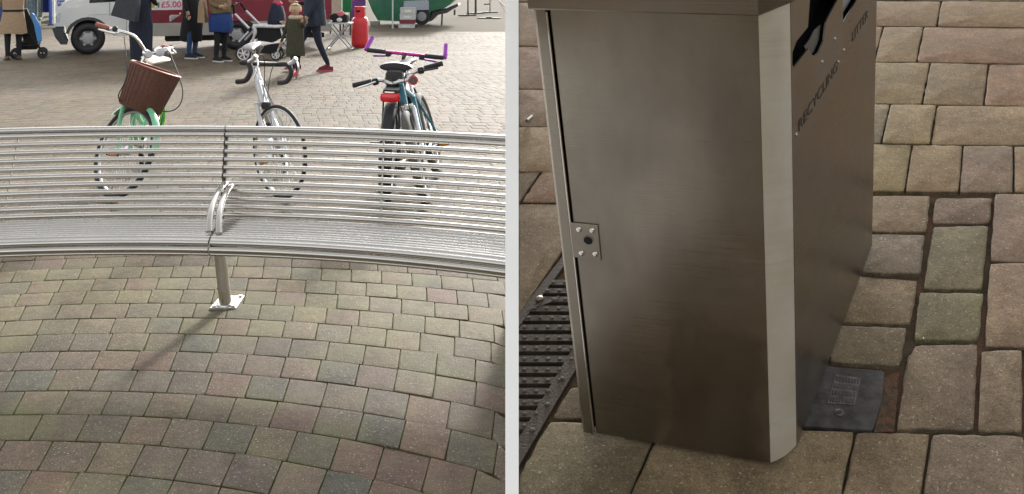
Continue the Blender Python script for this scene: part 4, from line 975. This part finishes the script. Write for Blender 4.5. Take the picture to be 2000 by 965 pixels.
# silver pushchair and the child in it
pc = empty('pushchair', Mx.Translation(gnd(512, 117)) @ Mx.Rotation(R(2), 4, 'Z')); tag(pc, 'silver framed pushchair with white spoked wheels in front of the maroon van', 'pushchair')
m_sil = mat('silver_tube', (.72, .72, .75), .35, .15); m_wheel = mat('white_plastic', (.8, .8, .8), .4)
P2 = lambda x, y, dy=0: V(((x - 512) / 102.5, dy, (117 - y) / 102.5))
for s in (-.24, .24):
    o_ = -7 if s < 0 else 3; oy = 4 if s < 0 else 0
    MB().tube([P2(472 + o_, 22 + oy, s), P2(499 + o_, 50 + oy, s)], .022, 10).build('handle_arm', m_sil, pc, local=True)
    MB().tube(spline([P2(500, 50, s), P2(504, 60, s), P2(500, 75, s), P2(494, 90, s)], 5), [.036] * 8 + [.024] * 8, 10).build('rear_strut', m_sil, pc, local=True)
    MB().tube([P2(491, 61, s), P2(473, 80, s)], .018, 8).build('brake_arm', m_sil, pc, local=True)
    MB().tube(spline([P2(500, 50, s), P2(520, 50, s), P2(545, 51, s), P2(566, 49, s)], 5), [.034] * 12 + [.026] * 4, 10).build('seat_rail', m_sil, pc, local=True)
    MB().tube(spline([P2(552, 55, s * .8), P2(556, 75, s * .8), P2(549, 90, s * .7), P2(543, 103, s * .6)], 5), .02, 8).build('front_strut', m_wheel, pc, local=True)
    lug(pc, P2(482.5, 102.5, s * 1.15), .148, (0, 1, 0), m_black, m_wheel, 6, .034); lug(pc, P2(541, 106, s * .55), .105, (0, 1, 0), m_black, m_wheel, 6, .03)
MB().tube([P2(465, 12, -.26), P2(461, 10, -.26), P2(462, 8, .26), P2(466, 10, .26)], .02, 10).build('handle', blk, pc, local=True)
MB().tube([P2(472 - 7, 26, -.24), P2(463, 12, -.26)], .024, 10).build('handle_grip', blk, pc, local=True)
MB().tube([P2(475, 22, .24), P2(466, 10, .26)], .024, 10).build('handle_grip', blk, pc, local=True)
MB().loft([[P2(x, y, s) for x, y in ((504, 52), (530, 56), (556, 56), (556, 70), (535, 82), (508, 78))] for s in (-.2, .2)]).build('seat', blk, pc, local=True)
MB().loft([[P2(x, y, s) for x, y in ((520, 88), (550, 84), (556, 96), (530, 104), (512, 102))] for s in (-.17, .17)]).build('basket', blk, pc, local=True)
pr, J = person(pc.location + V((.27, .05, .02)), R(75), 'child in a navy coat and pink scarf sitting in the silver pushchair', 1.25, [navy, SK, navy, blk],
               dict(pel=(0, 0, .92), hpL=(.09, 0, .88), hpR=(-.09, 0, .88), knL=(.10, -.35, .86), knR=(-.10, -.35, .86), anL=(.10, -.42, .5), anR=(-.10, -.42, .5), blL=(.1, -.52, .46), blR=(-.1, -.52, .46), toL=(.1, -.58, .46), toR=(-.1, -.58, .46),
                    wrL=(.18, -.18, .98), hnL=(.16, -.26, .98), wrR=(-.18, -.18, .98), hnR=(-.16, -.26, .98)), 1.2, kid=True)
MB().cloth([(0, .0, .85, .24, .2), (0, .0, .95, .27, .22), (0, .0, 1.2, .26, .2), (0, .0, 1.38, .2, .15), (0, .0, 1.45, .1, .09)]).build('coat', navy, pr, local=True)
MB().ell([(0, 0, 1.42, .13, .12), (0, -.01, 1.47, .15, .14), (0, 0, 1.53, .11, .1)], 16).build('scarf', mat('pink_wool', (.55, .06, .16), .8), pr, local=True); hair(pr, J, brownh, kid=True)

# walking adult and child hand in hand
pr, J = person(gnd(613, 139), R(-75), 'adult in navy jacket and dark trousers with maroon trainers walking beside the child', 1.74, [navy, SK, navy, redsh],
               dict(knR=(-.10, -.20, .52), anR=(-.10, -.28, .12), blR=(-.1, -.39, .10), toR=(-.1, -.46, .11), knL=(.10, .07, .50), anL=(.10, .24, .10), blL=(.1, .13, .05), toL=(.1, .06, .035),
                    elR=(-.24, -.03, 1.15), wrR=(-.20, -.26, 1.14), hnR=(-.18, -.33, 1.17), elL=(.24, .0, 1.14), wrL=(.27, -.13, .93), hnL=(.27, -.17, .86)), 1.1)
jk = MB().cloth([(0, .01, .77, .24, .19), (0, .01, .82, .245, .195), (0, .01, 1.05, .225, .175), (0, .01, 1.25, .225, .165), (0, .015, 1.4, .2, .13), (0, .015, 1.48, .09, .09)]).build('jacket', mat('dark_navy_jacket', (.02, .032, .052), .8, 0, .3, 22, .3), pr, local=True)
MB().box((.2, -.09, .93), (.05, .01, .016)).build('badge', sole, jk, local=True)
shoes(pr, J, redsh, mat('pink_sole', (.55, .12, .16), .6)); hair(pr, J, brownh)
pr, J = person(gnd(577, 147), R(-8), 'small blond child in an olive coat and red shoes, holding the adult by the hand', 1.12, [olive, SK, blk, mat('bright_red_shoes', (.5, .02, .05), .5)],
               dict(knL=(.09, -.05, .46), knR=(-.09, .02, .48), anL=(.08, -.08, .10), blL=(.08, -.2, .05), toL=(.08, -.27, .04), anR=(-.1, .14, .14), blR=(-.1, .03, .06), toR=(-.1, -.04, .04),
                    elL=(.26, -.05, 1.2), wrL=(.24, -.2, 1.36), hnL=(.26, -.22, 1.44), elR=(-.28, .02, 1.1), wrR=(-.36, -.04, .84), hnR=(-.38, -.06, .75)), 1.1, kid=True)
MB().cloth([(0, .0, .50, .225, .19), (0, .0, .55, .235, .195), (0, .0, .9, .22, .18), (0, .0, 1.2, .22, .17), (0, .0, 1.4, .18, .14), (0, .0, 1.46, .11, .1)]).build('coat', olive, pr, local=True)
MB().ell([(0, .02, 1.42, .17, .15), (0, .02, 1.46, .19, .17), (0, .02, 1.51, .15, .13)], 18).build('fur_collar', mat('cream_fur', (.55, .46, .33), .9, 0, .3, 60, .6), pr, local=True)
shoes(pr, J, mat('bright_red_shoes', (.5, .02, .05), .5), mat('pink_sole', (.55, .12, .16), .6)); hair(pr, J, blond, kid=True)

# ------------------------------------------------------------------ catering van
fw, rw = gnd(172, 107), gnd(463, 98)
dv = (rw - fw); dv.z = 0; dv.normalize(); nv = V((dv.y, -dv.x, 0))          # along the van (to the rear), outward side
van = empty('catering_van', fw); tag(van, 'white and maroon catering van with a price sign on its side', 'van')
def vp(u, v, out=0.): return fw + dv * u + V((0, 0, v)) + nv * out
WBv = (rw - fw).length
m_vw = mat('white_van_paint', (.74, .76, .74), .3, 0, .04, 3, coat=.5); m_mar = mat('maroon_paint', (.20, .012, .03), .35, 0, .15, 6, coat=.4); m_skirt = mat('beige_grey_skirt', (.36, .345, .31), .5, 0, .1, 4)
m_glass = mat('dark_glass', (.02, .022, .025), .06, 0, .1); m_bump = mat('grey_bumper', (.06, .065, .07), .6)
def archpts(u0, r, z0, n=12, rev=False):
    pts = [(u0 - r * cos(pi * i / n), .33 + r * sin(pi * i / n)) for i in range(n + 1)]
    return [p for p in pts if p[1] >= z0]
# cab
arch = archpts(0, .43, .40)
cab = [(-.80, .62), (-.44, .62)] if False else [(-.60, .58)] + [(-.43, .58)] + [p for p in arch if p[1] > .58] + [(.46, .36), (1.11, .36), (1.11, 2.15), (.75, 2.12), (.45, 2.0), (-.02, 1.28), (-.44, 1.06), (-.56, .90)]
MB().prism(cab, lambda u, v: vp(u, v), -nv * 1.85).build('cab', m_vw, van, 30)
MB().prism([(-.66, .56), (-.46, .56), (-.44, .40), (-.38, .22), (-.50, .22), (-.60, .36)], lambda u, v: vp(u, v, .012), -nv * 1.875).build('bumper', m_bump, van, 30)
MB().prism(archpts(0, .43, .34)[::1] + [(.33, .34), (-.33, .34)][::-1][:0] + [(p[0] * .86, .33 + (p[1] - .33) * .86) for p in archpts(0, .43, .34)][::-1], lambda u, v: vp(u, v, .006), -nv * .2).build('wheel_arch', m_bump, van, 30)
MB().prism([(.02, 1.04), (.66, 1.07), (.64, 1.85), (.5, 1.85), (.05, 1.28)], lambda u, v: vp(u, v, .004), -nv * .01).build('side_window', m_glass, van)
MB().prism([(.0, 0), (.0, .8), (.006, .8), (.006, 0)], lambda u, v: vp(.40 + u * 1.6, .78 + v, .003) if v < .7 else vp(.40 + u * 1.6, .78 + .27, .003), -nv * .006).build('door_seam', m_bump, van)
MB().prism([(.72, .37), (.726, .37), (.726, 1.95), (.72, 1.95)], lambda u, v: vp(u, v, .003), -nv * .006).build('door_seam', m_bump, van)
MB().bar(vp(.0, .80, .004), vp(1.1, .86, .004), .008, .006).build('crease_strip', mat('pale_grey_trim', (.5, .52, .52), .4), van)
MB().prism([(-.585, .66), (-.52, .66), (-.49, .86), (-.56, .84)], lambda u, v: vp(u, v, .006), -nv * .05).build('headlamp', mat('clear_lamp', (.55, .58, .6), .1), van)
# box
MB().prism([(1.12, .62), (4.95, .62), (4.95, 2.9), (1.12, 2.9)], lambda u, v: vp(u, v, .02), -nv * 1.95).build('box_body', m_mar, van, 30)
ra_ = [(WBv - p[0] * 1.0, p[1]) for p in archpts(0, .40, .34)][::-1]
sk_ = [(1.12, .34), (WBv - .42, .34)] + [p for p in ra_ if p[1] < .615] [:0] + [(WBv - .40, .45), (WBv - .33, .56), (WBv - .26, .612), (1.12, .612)]
MB().prism(sk_, lambda u, v: vp(u, v, .03), -nv * 1.9).build('side_skirt', m_skirt, van, 30)
MB().prism([(WBv + .26, .612), (WBv + .33, .56), (WBv + .42, .36), (4.95, .36), (4.95, .612)], lambda u, v: vp(u, v, .03), -nv * 1.9).build('side_skirt', m_skirt, van, 30)
MB().bar(vp(1.5, .27, -.3), vp(4.8, .27, -.3), .5, .10).build('chassis', blk, van)
MB().bar(vp(1.9, .31, -.05), vp(2.5, .31, -.05), .06, .05).build('step', blk, van)
MB().prism([(1.16, .88), (1.80, .88), (1.80, 1.35), (1.16, 1.35)], lambda u, v: vp(u, v, .028), -nv * .012).build('price_sign', mat('sign_white', (.72, .68, .70), .5), van, 25)
sg = empty('t', (0, 0, 0)); bpy.data.objects.remove(sg)
def vtext(txt, u, v, hgt, m_, nm, out):
    cu = bpy.data.curves.new(nm, 'FONT'); cu.body = txt; cu.extrude = .003; o = bpy.data.objects.new(nm, cu); col.objects.link(o); bpy.context.view_layer.update()
    me = bpy.data.meshes.new_from_object(o.evaluated_get(bpy.context.evaluated_depsgraph_get())); bpy.data.objects.remove(o)
    b = MB(); b.v = [vp(u + p.co.x * hgt, v + p.co.y * hgt, out + p.co.z) for p in me.vertices]; b.f = [tuple(p.vertices) for p in me.polygons]; b.m = [0] * len(b.f)
    return b.build(nm, m_, van, fix=False)
vtext('£5.00', 1.38, .935, .18, mat('sign_red', (.60, .02, .12), .5), 'price_lettering', .033)
MB().prism([(1.19, .94), (1.25, .93), (1.27, .98), (1.24, 1.04), (1.19, 1.03)], lambda u, v: vp(u, v, .031), -nv * .004).build('food_picture', mat('sign_yellow', (.45, .36, .08), .5), van)
MB().prism([(1.32, .93), (1.35, .93), (1.355, 1.04), (1.32, 1.04)], lambda u, v: vp(u, v, .031), -nv * .004).build('food_picture', mat('sign_green', (.08, .18, .12), .5), van)
MB().prism([(3.75, 1.10), (4.6, 1.10), (4.6, 1.4), (3.75, 1.4)], lambda u, v: vp(u, v, .028), -nv * .012).build('menu_board', mat('sign_lilac', (.55, .35, .62), .5), van)
MB().prism([(1.55, .76), (1.75, .76), (1.75, .775), (1.572, .775), (1.572, .64), (1.55, .64)], lambda u, v: vp(u, v, .03), -nv * .01).build('pipe', mat('pale_pipe', (.62, .60, .58), .5), van)
MB().sphere(vp(1.76, .80, .035), .02).build('lamp', sole, van); MB().sphere(vp(2.9, 1.0, .035), .02).build('lamp', sole, van)
for u in (0, WBv):
    c = vp(u, .325, -.08); ax = nv
    ring = [c + (dv * cos(2 * pi * i / 32) + V((0, 0, 1)) * sin(2 * pi * i / 32)) * .235 for i in range(32)]
    w_ = MB().tube(ring, .09, 12, True).build('wheel', m_black, van)
    b = MB(); b.tube([c - ax * .05, c + ax * .02, c + ax * .03], [.2, .2, .17], 28); b.build('rim', mat('dark_steel_wheel', (.13, .13, .14), .5, .5), w_)
    b = MB(); b.tube([c + ax * .03, c + ax * .055, c + ax * .06], [.115, .11, .07], 20)
    for i in range(6):
        a = 2 * pi * i / 6; d = dv * cos(a) + V((0, 0, 1)) * sin(a); b.bar(c + ax * .034, c + ax * .034 + d * .165, .05, .01, ax)
    b.build('hubcap', mat('grey_hub', (.42, .43, .44), .4, .4), w_)
    c2 = c - nv * 1.55; MB().tube([c2, c2 + nv * .2], .32, 24).build('wheel', m_black, van)

# ------------------------------------------------------------------ market clutter, right of the van
gb = empty('gas_bottle', gnd(703, 92)); tag(gb, 'red gas bottle standing on the paving beside the folding stand', 'gas bottle')
m_gas = mat('red_gas_paint', (.62, .025, .035), .38, 0, .1, 9, coat=.2)
MB().lathe([(.155, 0), (.165, .02), (.185, .05), (.187, .10), (.187, .56), (.18, .61), (.15, .655), (.12, .67), (.02, .68)], 28).build('body', m_gas, gb, local=True)
b = MB(); n = 28; rings = []
for r, z in ((.12, .66), (.12, .90), (.105, .905), (.105, .66)): rings.append([V((r * cos(2 * pi * k / n), r * sin(2 * pi * k / n), z)) for k in range(n)])
b.loft(rings, False); b.build('shroud', m_gas, gb, local=True); MB().lathe([(.03, .68), (.025, .80), (.04, .81), (.04, .84)], 10).build('valve', mat('brass', (.4, .28, .08), .4, .9), gb, local=True)
MB().box((-.02, -.118, .80), (.09, .012, .045), bev=.004).build('hand_hole', m_dark, gb, local=True)
MB().lathe([(.160, .0), (.164, .0), (.164, .012), (.160, .012)], 24).build('foot_ring', m_black, gb, local=True)
# folding stand with a bag
fs_ = empty('folding_stand', gnd(665, 97)); tag(fs_, 'low grey folding trestle stand between the walking adult and the gas bottle', 'stand')
m_gal = mat('galv_tube', (.35, .37, .39), .4, .8)
for x0, x1, dy in ((-.22, .25, -.2), (.18, -.28, -.2), (-.22, .25, .2), (.18, -.28, .2)): MB().tube([V((x0, dy, .56)), V((x1, dy, .0))], .014, 8).build('leg', m_gal, fs_, local=True)
for x in (-.27, .27): MB().tube([V((x * .95, -.2, .03)), V((x * .95, .2, .03))], .012, 8).build('stretcher', m_gal, fs_, local=True)
MB().box((0, 0, .57), (.5, .44, .03), bev=.006).build('top', mat('pale_grey_top', (.55, .57, .58), .5), fs_, local=True)
MB().bar((-.2, -.2, .25), (.22, -.2, .25), .012, .012).build('stretcher', m_gal, fs_, local=True)
tb = empty('tool_bag', fs_.location + V((-.02, .0, .586))); tag(tb, 'open black bag with a pink cloth lying on the folding stand', 'bag')
MB().loft([[V((x * k, y * k, z)) for x, y in ((-.17, -.12), (.17, -.12), (.2, 0), (.17, .12), (-.17, .12), (-.2, 0))] for k, z in ((.9, 0), (1.05, .05), (1.0, .16), (.7, .2))]).build('bag_body', blk, tb, local=True)
MB().sphere((.04, -.08, .18), (.09, .06, .07)).build('cloth', mat('pink_cloth', (.62, .16, .2), .8), tb, local=True); MB().sphere((.02, -.13, .06), (.06, .03, .045)).build('label_tag', sole, tb, local=True); MB().sphere((-.16, -.12, .03), (.03, .03, .03)).build('cap', sole, tb, local=True)
# green catering trailer
g0 = gnd(722, 52); tr = empty('green_trailer', g0); tag(tr, 'dark green market trailer with an upswept tail behind the gas bottle', 'trailer')
m_grn = mat('dark_green_paint', (.012, .13, .065), .4, 0, .2, 5, coat=.2)
kx = g0.y / FPX
gp = lambda x, y: ((x - 722) * kx, (52 - y) * kx + 0)
GP = lambda u, v, out=0.: g0 + V((u, -out, v))
hull = [gp(716, -60), gp(719, 2), gp(727, 22), gp(738, 40), gp(790, 42), gp(836, 43), gp(842, 22), gp(868, 16), gp(884, 4), gp(892, -10), gp(894, -80), gp(716, -80)]
MB().prism(hull, lambda u, v: GP(u, v), (0, 1.9, 0)).build('hull', m_grn, tr, 30)
MB().prism([gp(838, 44), gp(844, 23), gp(868, 19), gp(893, 7), gp(895, 12), gp(872, 26), gp(852, 30)], lambda u, v: GP(u, v, -.15), (0, 1.5, 0)).build('underside', m_bump, tr, 30)
MB().prism([gp(790, 2), gp(834, 0), gp(838, 3), gp(838, 19), gp(788, 20)], lambda u, v: GP(u, v, .09), (0, .09, 0)).build('wheel_cover', mat('pale_blue_grey', (.34, .40, .46), .5), tr, 30)
c = GP(*gp(824, 32), .05); 
w_ = MB().tube([c, c + V((0, .16, 0))], .26, 24).build('wheel', m_black, tr); MB().tube([c - V((0, .01, 0)), c + V((0, .02, 0))], [.14, .15], 18).build('rim', m_gal, w_)
for x, yb in ((863, 50),): MB().bar(GP(*gp(x + 1.5, 20), .08), GP(*gp(x, yb), .08), .05, .05).build('jack_leg', m_bump, tr)
MB().bar(GP(*gp(886, 20), -.5), GP(*gp(886, 31), -.5), .04, .04).build('jack_leg', m_bump, tr)
MB().box(GP(*gp(733, 46), .05), (.28, .2, .16), bev=.02).build('tail_step', mat('grey_step', (.2, .2, .19), .6), tr)
pw = empty('white_pole', gnd(767, 56)); tag(pw, 'slim white pole standing against the green trailer', 'pole')
MB().tube([V((0, 0, 0)), V((0, 0, 2.6))], .022, 10).build('shaft', mat('pale_grey_pole', (.6, .63, .63), .5), pw, local=True); MB().disc((0, 0, .01), (0, 0, 1), .05, .02).build('foot', m_gal, pw, local=True)
m_crate = mat('white_crate', (.60, .63, .61), .55, 0, .08); m_crr = mat('maroon_crate', (.20, .04, .05), .55)
for i, (ya, yb, mm, lab) in enumerate(((55, 47, m_crate, 'white plastic crate at the bottom of the stack by the green trailer'), (46.5, 39, m_crr, 'maroon crate, second from the bottom of the stack by the trailer'), (38.5, 27, m_crate, 'white plastic crate directly on top of the maroon one'), (26.5, 15, m_crate, 'white plastic crate, topmost of the stack by the trailer'))):
    D = gnd(795, 55).y; xc = 794 + (i * .8 if i else -1); k_ = D / FPX; hh = (yb - ya) * -k_; z0 = (55 - ya) * k_
    cr = empty('crate', V(((xc - 1000) * k_, D + .2, z0))); tag(cr, lab, 'crate', 'stacked market crates')
    w2, d2 = 14.5 * k_, .2
    MB().prism([(-w2, 0), (w2, 0), (w2 * 1.04, hh), (-w2 * 1.04, hh)], lambda u, v: V((u, -d2, v)), (0, 2 * d2, 0)).build('shell', mm, cr, local=True)
    if mm is m_crate:
        MB().box((0, -d2 - .004, hh * .93), (2.1 * w2, .02, hh * .1)).build('rim', mm, cr, local=True)
        MB().box((0, -d2 - .003, hh * .45), (w2 * .9, .012, hh * .4)).build('handle_recess', mat('crate_pale_grey', (.8, .82, .8), .5), cr, local=True)  # pale grey block on the front face of the crate
# leaning panels and frames
def board(name, label, cat, px0, px1, ytop, ybot, D, m_, th=.05):
    k_ = D / FPX; zb = EYE.z - (ybot + 55) * k_; zt = EYE.z - (ytop + 55) * k_; xc = ((px0 + px1) / 2 - 1000) * k_
    r_ = empty(name, V((xc, D, 0))); tag(r_, label, cat)
    MB().box((0, 0, (max(zb, 0) + zt) / 2), ((px1 - px0) * k_, th, zt - max(zb, 0)), bev=.01).build('panel', m_, r_, local=True)
    for s in (-.4, .4): MB().box((s * (px1 - px0) * k_, 0, max(zb, .02) / 2), (.04, .04, max(zb, .02))).build('leg', m_bump, r_, local=True)
    return r_
board('purple_board', 'tall purple display board behind the gas bottle', 'board', 685, 714, -90, 42, 27.0, mat('purple_paint', (.13, .05, .22), .5))
board('green_board', 'narrow bright green display board beside the purple one', 'board', 669, 686, -90, 24, 26.0, mat('green_board_paint', (.01, .22, .08), .5))
board('cream_board', 'cream stall side panel behind the walking adult', 'board', 643, 667, -90, 30, 26.5, mat('cream_panel', (.62, .60, .52), .6))
m_pole = mat('dark_pole', (.06, .055, .05), .5)
for i, (x, yb, lab, m_) in enumerate(((914, 31, 'dark stall pole nearest the green trailer, on a low foot', m_pole), (929, 27, 'thicker dark stall pole standing just right of the trailer', m_pole), (957, 25, 'pale grey stall pole, farthest right behind the bicycles', m_gal))):
    p = gnd(x, yb); rr = empty('stall_pole', p); tag(rr, lab, 'pole', 'stall poles by the trailer')
    MB().tube([V((0, 0, 0)), V((0, 0, 2.6))], .045 if i == 1 else .03, 10).build('shaft', m_, rr, local=True)
    MB().bar((-.35, -.2, .03), (.3, .05, .03), .10, .05).build('foot', m_pole, rr, local=True)
    if i == 2:
        for s in (.25, .5): MB().tube([V((0, 0, .6 + s)), V((.9 * (1 - s) + .2, -.3, .02))], .018, 6).build('brace', m_gal, rr, local=True)
        for dz in (.35, .7): MB().bar((-.25, 0, dz), (0, 0, dz), .05, .05).build('bracket', m_pole, rr, local=True)
    if i == 1: MB().bar((-.3, 0, .85), (.55, 0, .80), .05, .06).build('cross_arm', m_pole, rr, local=True)
pf = empty('pole_foot', gnd(955, 36.5)); tag(pf, 'loose dark metal foot lying on the paving at far right', 'metal foot')
MB().bar((-.42, 0, .02), (.42, .02, .02), .12, .04).build('strip', m_pole, pf, local=True); MB().bar((-.1, 0, .05), (.1, 0, .05), .08, .04).build('socket', m_pole, pf, local=True)

# ------------------------------------------------------------------ stall at top left
D = 31.0; k_ = D / FPX
st = empty('clothes_stall', V(((60 - 1000) * k_, D, 0))); tag(st, 'market clothes stall with white rails behind the person in tan', 'stall')
S2 = lambda x, y, out=0.: V(((x - 60) * k_, -out, EYE.z - (y + 55) * k_))
m_cream = mat('cream_rail', (.75, .75, .62), .5)
for a, e in (((-60, 50), (30, 44)), ((76, 40), (105, 35)), ((72, -80), (78, 40)), ((4, -80), (4, 48)), ((104, -80), (105, 46))): MB().bar(S2(*a), S2(*e), .08, .06, (0, 1, 0)).build('rail', m_cream, st, local=True)
for x, y in ((-50, 50), (4, 50), (78, 50), (105, 50)): MB().tube([S2(x, -100), V((S2(x, 0).x, 0, 0))], .03, 8).build('post', m_cream, st, local=True)
MB().box(S2(40, 50) + V((0, 1.2, 0)), (4.2, .06, .5)).build('base_panel', mat('olive_base', (.22, .20, .13), .7), st, local=True)
MB().box(S2(40, -105) + V((0, .7, 0)), (4.4, 2.2, .06)).build('canopy', mat('stall_canopy', (.5, .52, .55), .7), st, local=True)
for x0, x1, yb, c, nm in ((50, 74, 38, (.20, .27, .30), 'grey_garment'), (-6, 18, 42, (.10, .16, .34), 'blue_garment'), (84, 101, 24, (.02, .035, .16), 'navy_garment'), (78, 86, 34, (.35, .40, .38), 'pale_garment'), (28, 50, 36, (.05, .07, .08), 'dark_garment')):
    n = 14; top = []; rings = []
    for y in (-70, -20, yb * .6, yb):
        ring = [S2(x0 + (x1 - x0) * i / n, y, .10 + .04 * sin(i * 2.3)) for i in range(n + 1)] + [S2(x0 + (x1 - x0) * i / n, y, .04) for i in range(n, -1, -1)]
        rings.append(ring)
    MB().loft(rings).build('garment', mat(nm, c, .9, 0, .3, 12, .3), st, local=True)
bp = empty('blue_post', V(((107.5 - 1000) * k_, D - .3, 0))); tag(bp, 'bright blue stall post behind the nose of the van', 'post')
MB().tube([V((0, 0, 0)), V((0, 0, 2.4))], .05, 10).build('shaft', mat('blue_post_paint', (.03, .08, .36), .5), bp, local=True); MB().disc((0, 0, .02), (0, 0, 1), .09, .04).build('foot', m_bump, bp, local=True)
ps = board('notice_board', 'pale notice board with blue print beside the blue stall post', 'notice board', 110, 150, -60, 31, 30.2, mat('notice_white', (.66, .70, .80), .6))
for i, yy in enumerate((-10, 2, 10, 22)):
    b = MB(); b.box(at(122, yy, 30.2) - V((0, .03, 0)), (.28, .01, .05)); b.build('print_line', mat('print_blue', (.10, .14, .35), .6), ps)
c = at(116, 5, 30.2) - V((0, .032, 0)); MB().tube([c + V((.045 * cos(2 * pi * i / 16), 0, .045 * sin(2 * pi * i / 16))) for i in range(16)], .012, 6, True).build('print_ring', mat('print_blue', (.10, .14, .35), .6), ps)
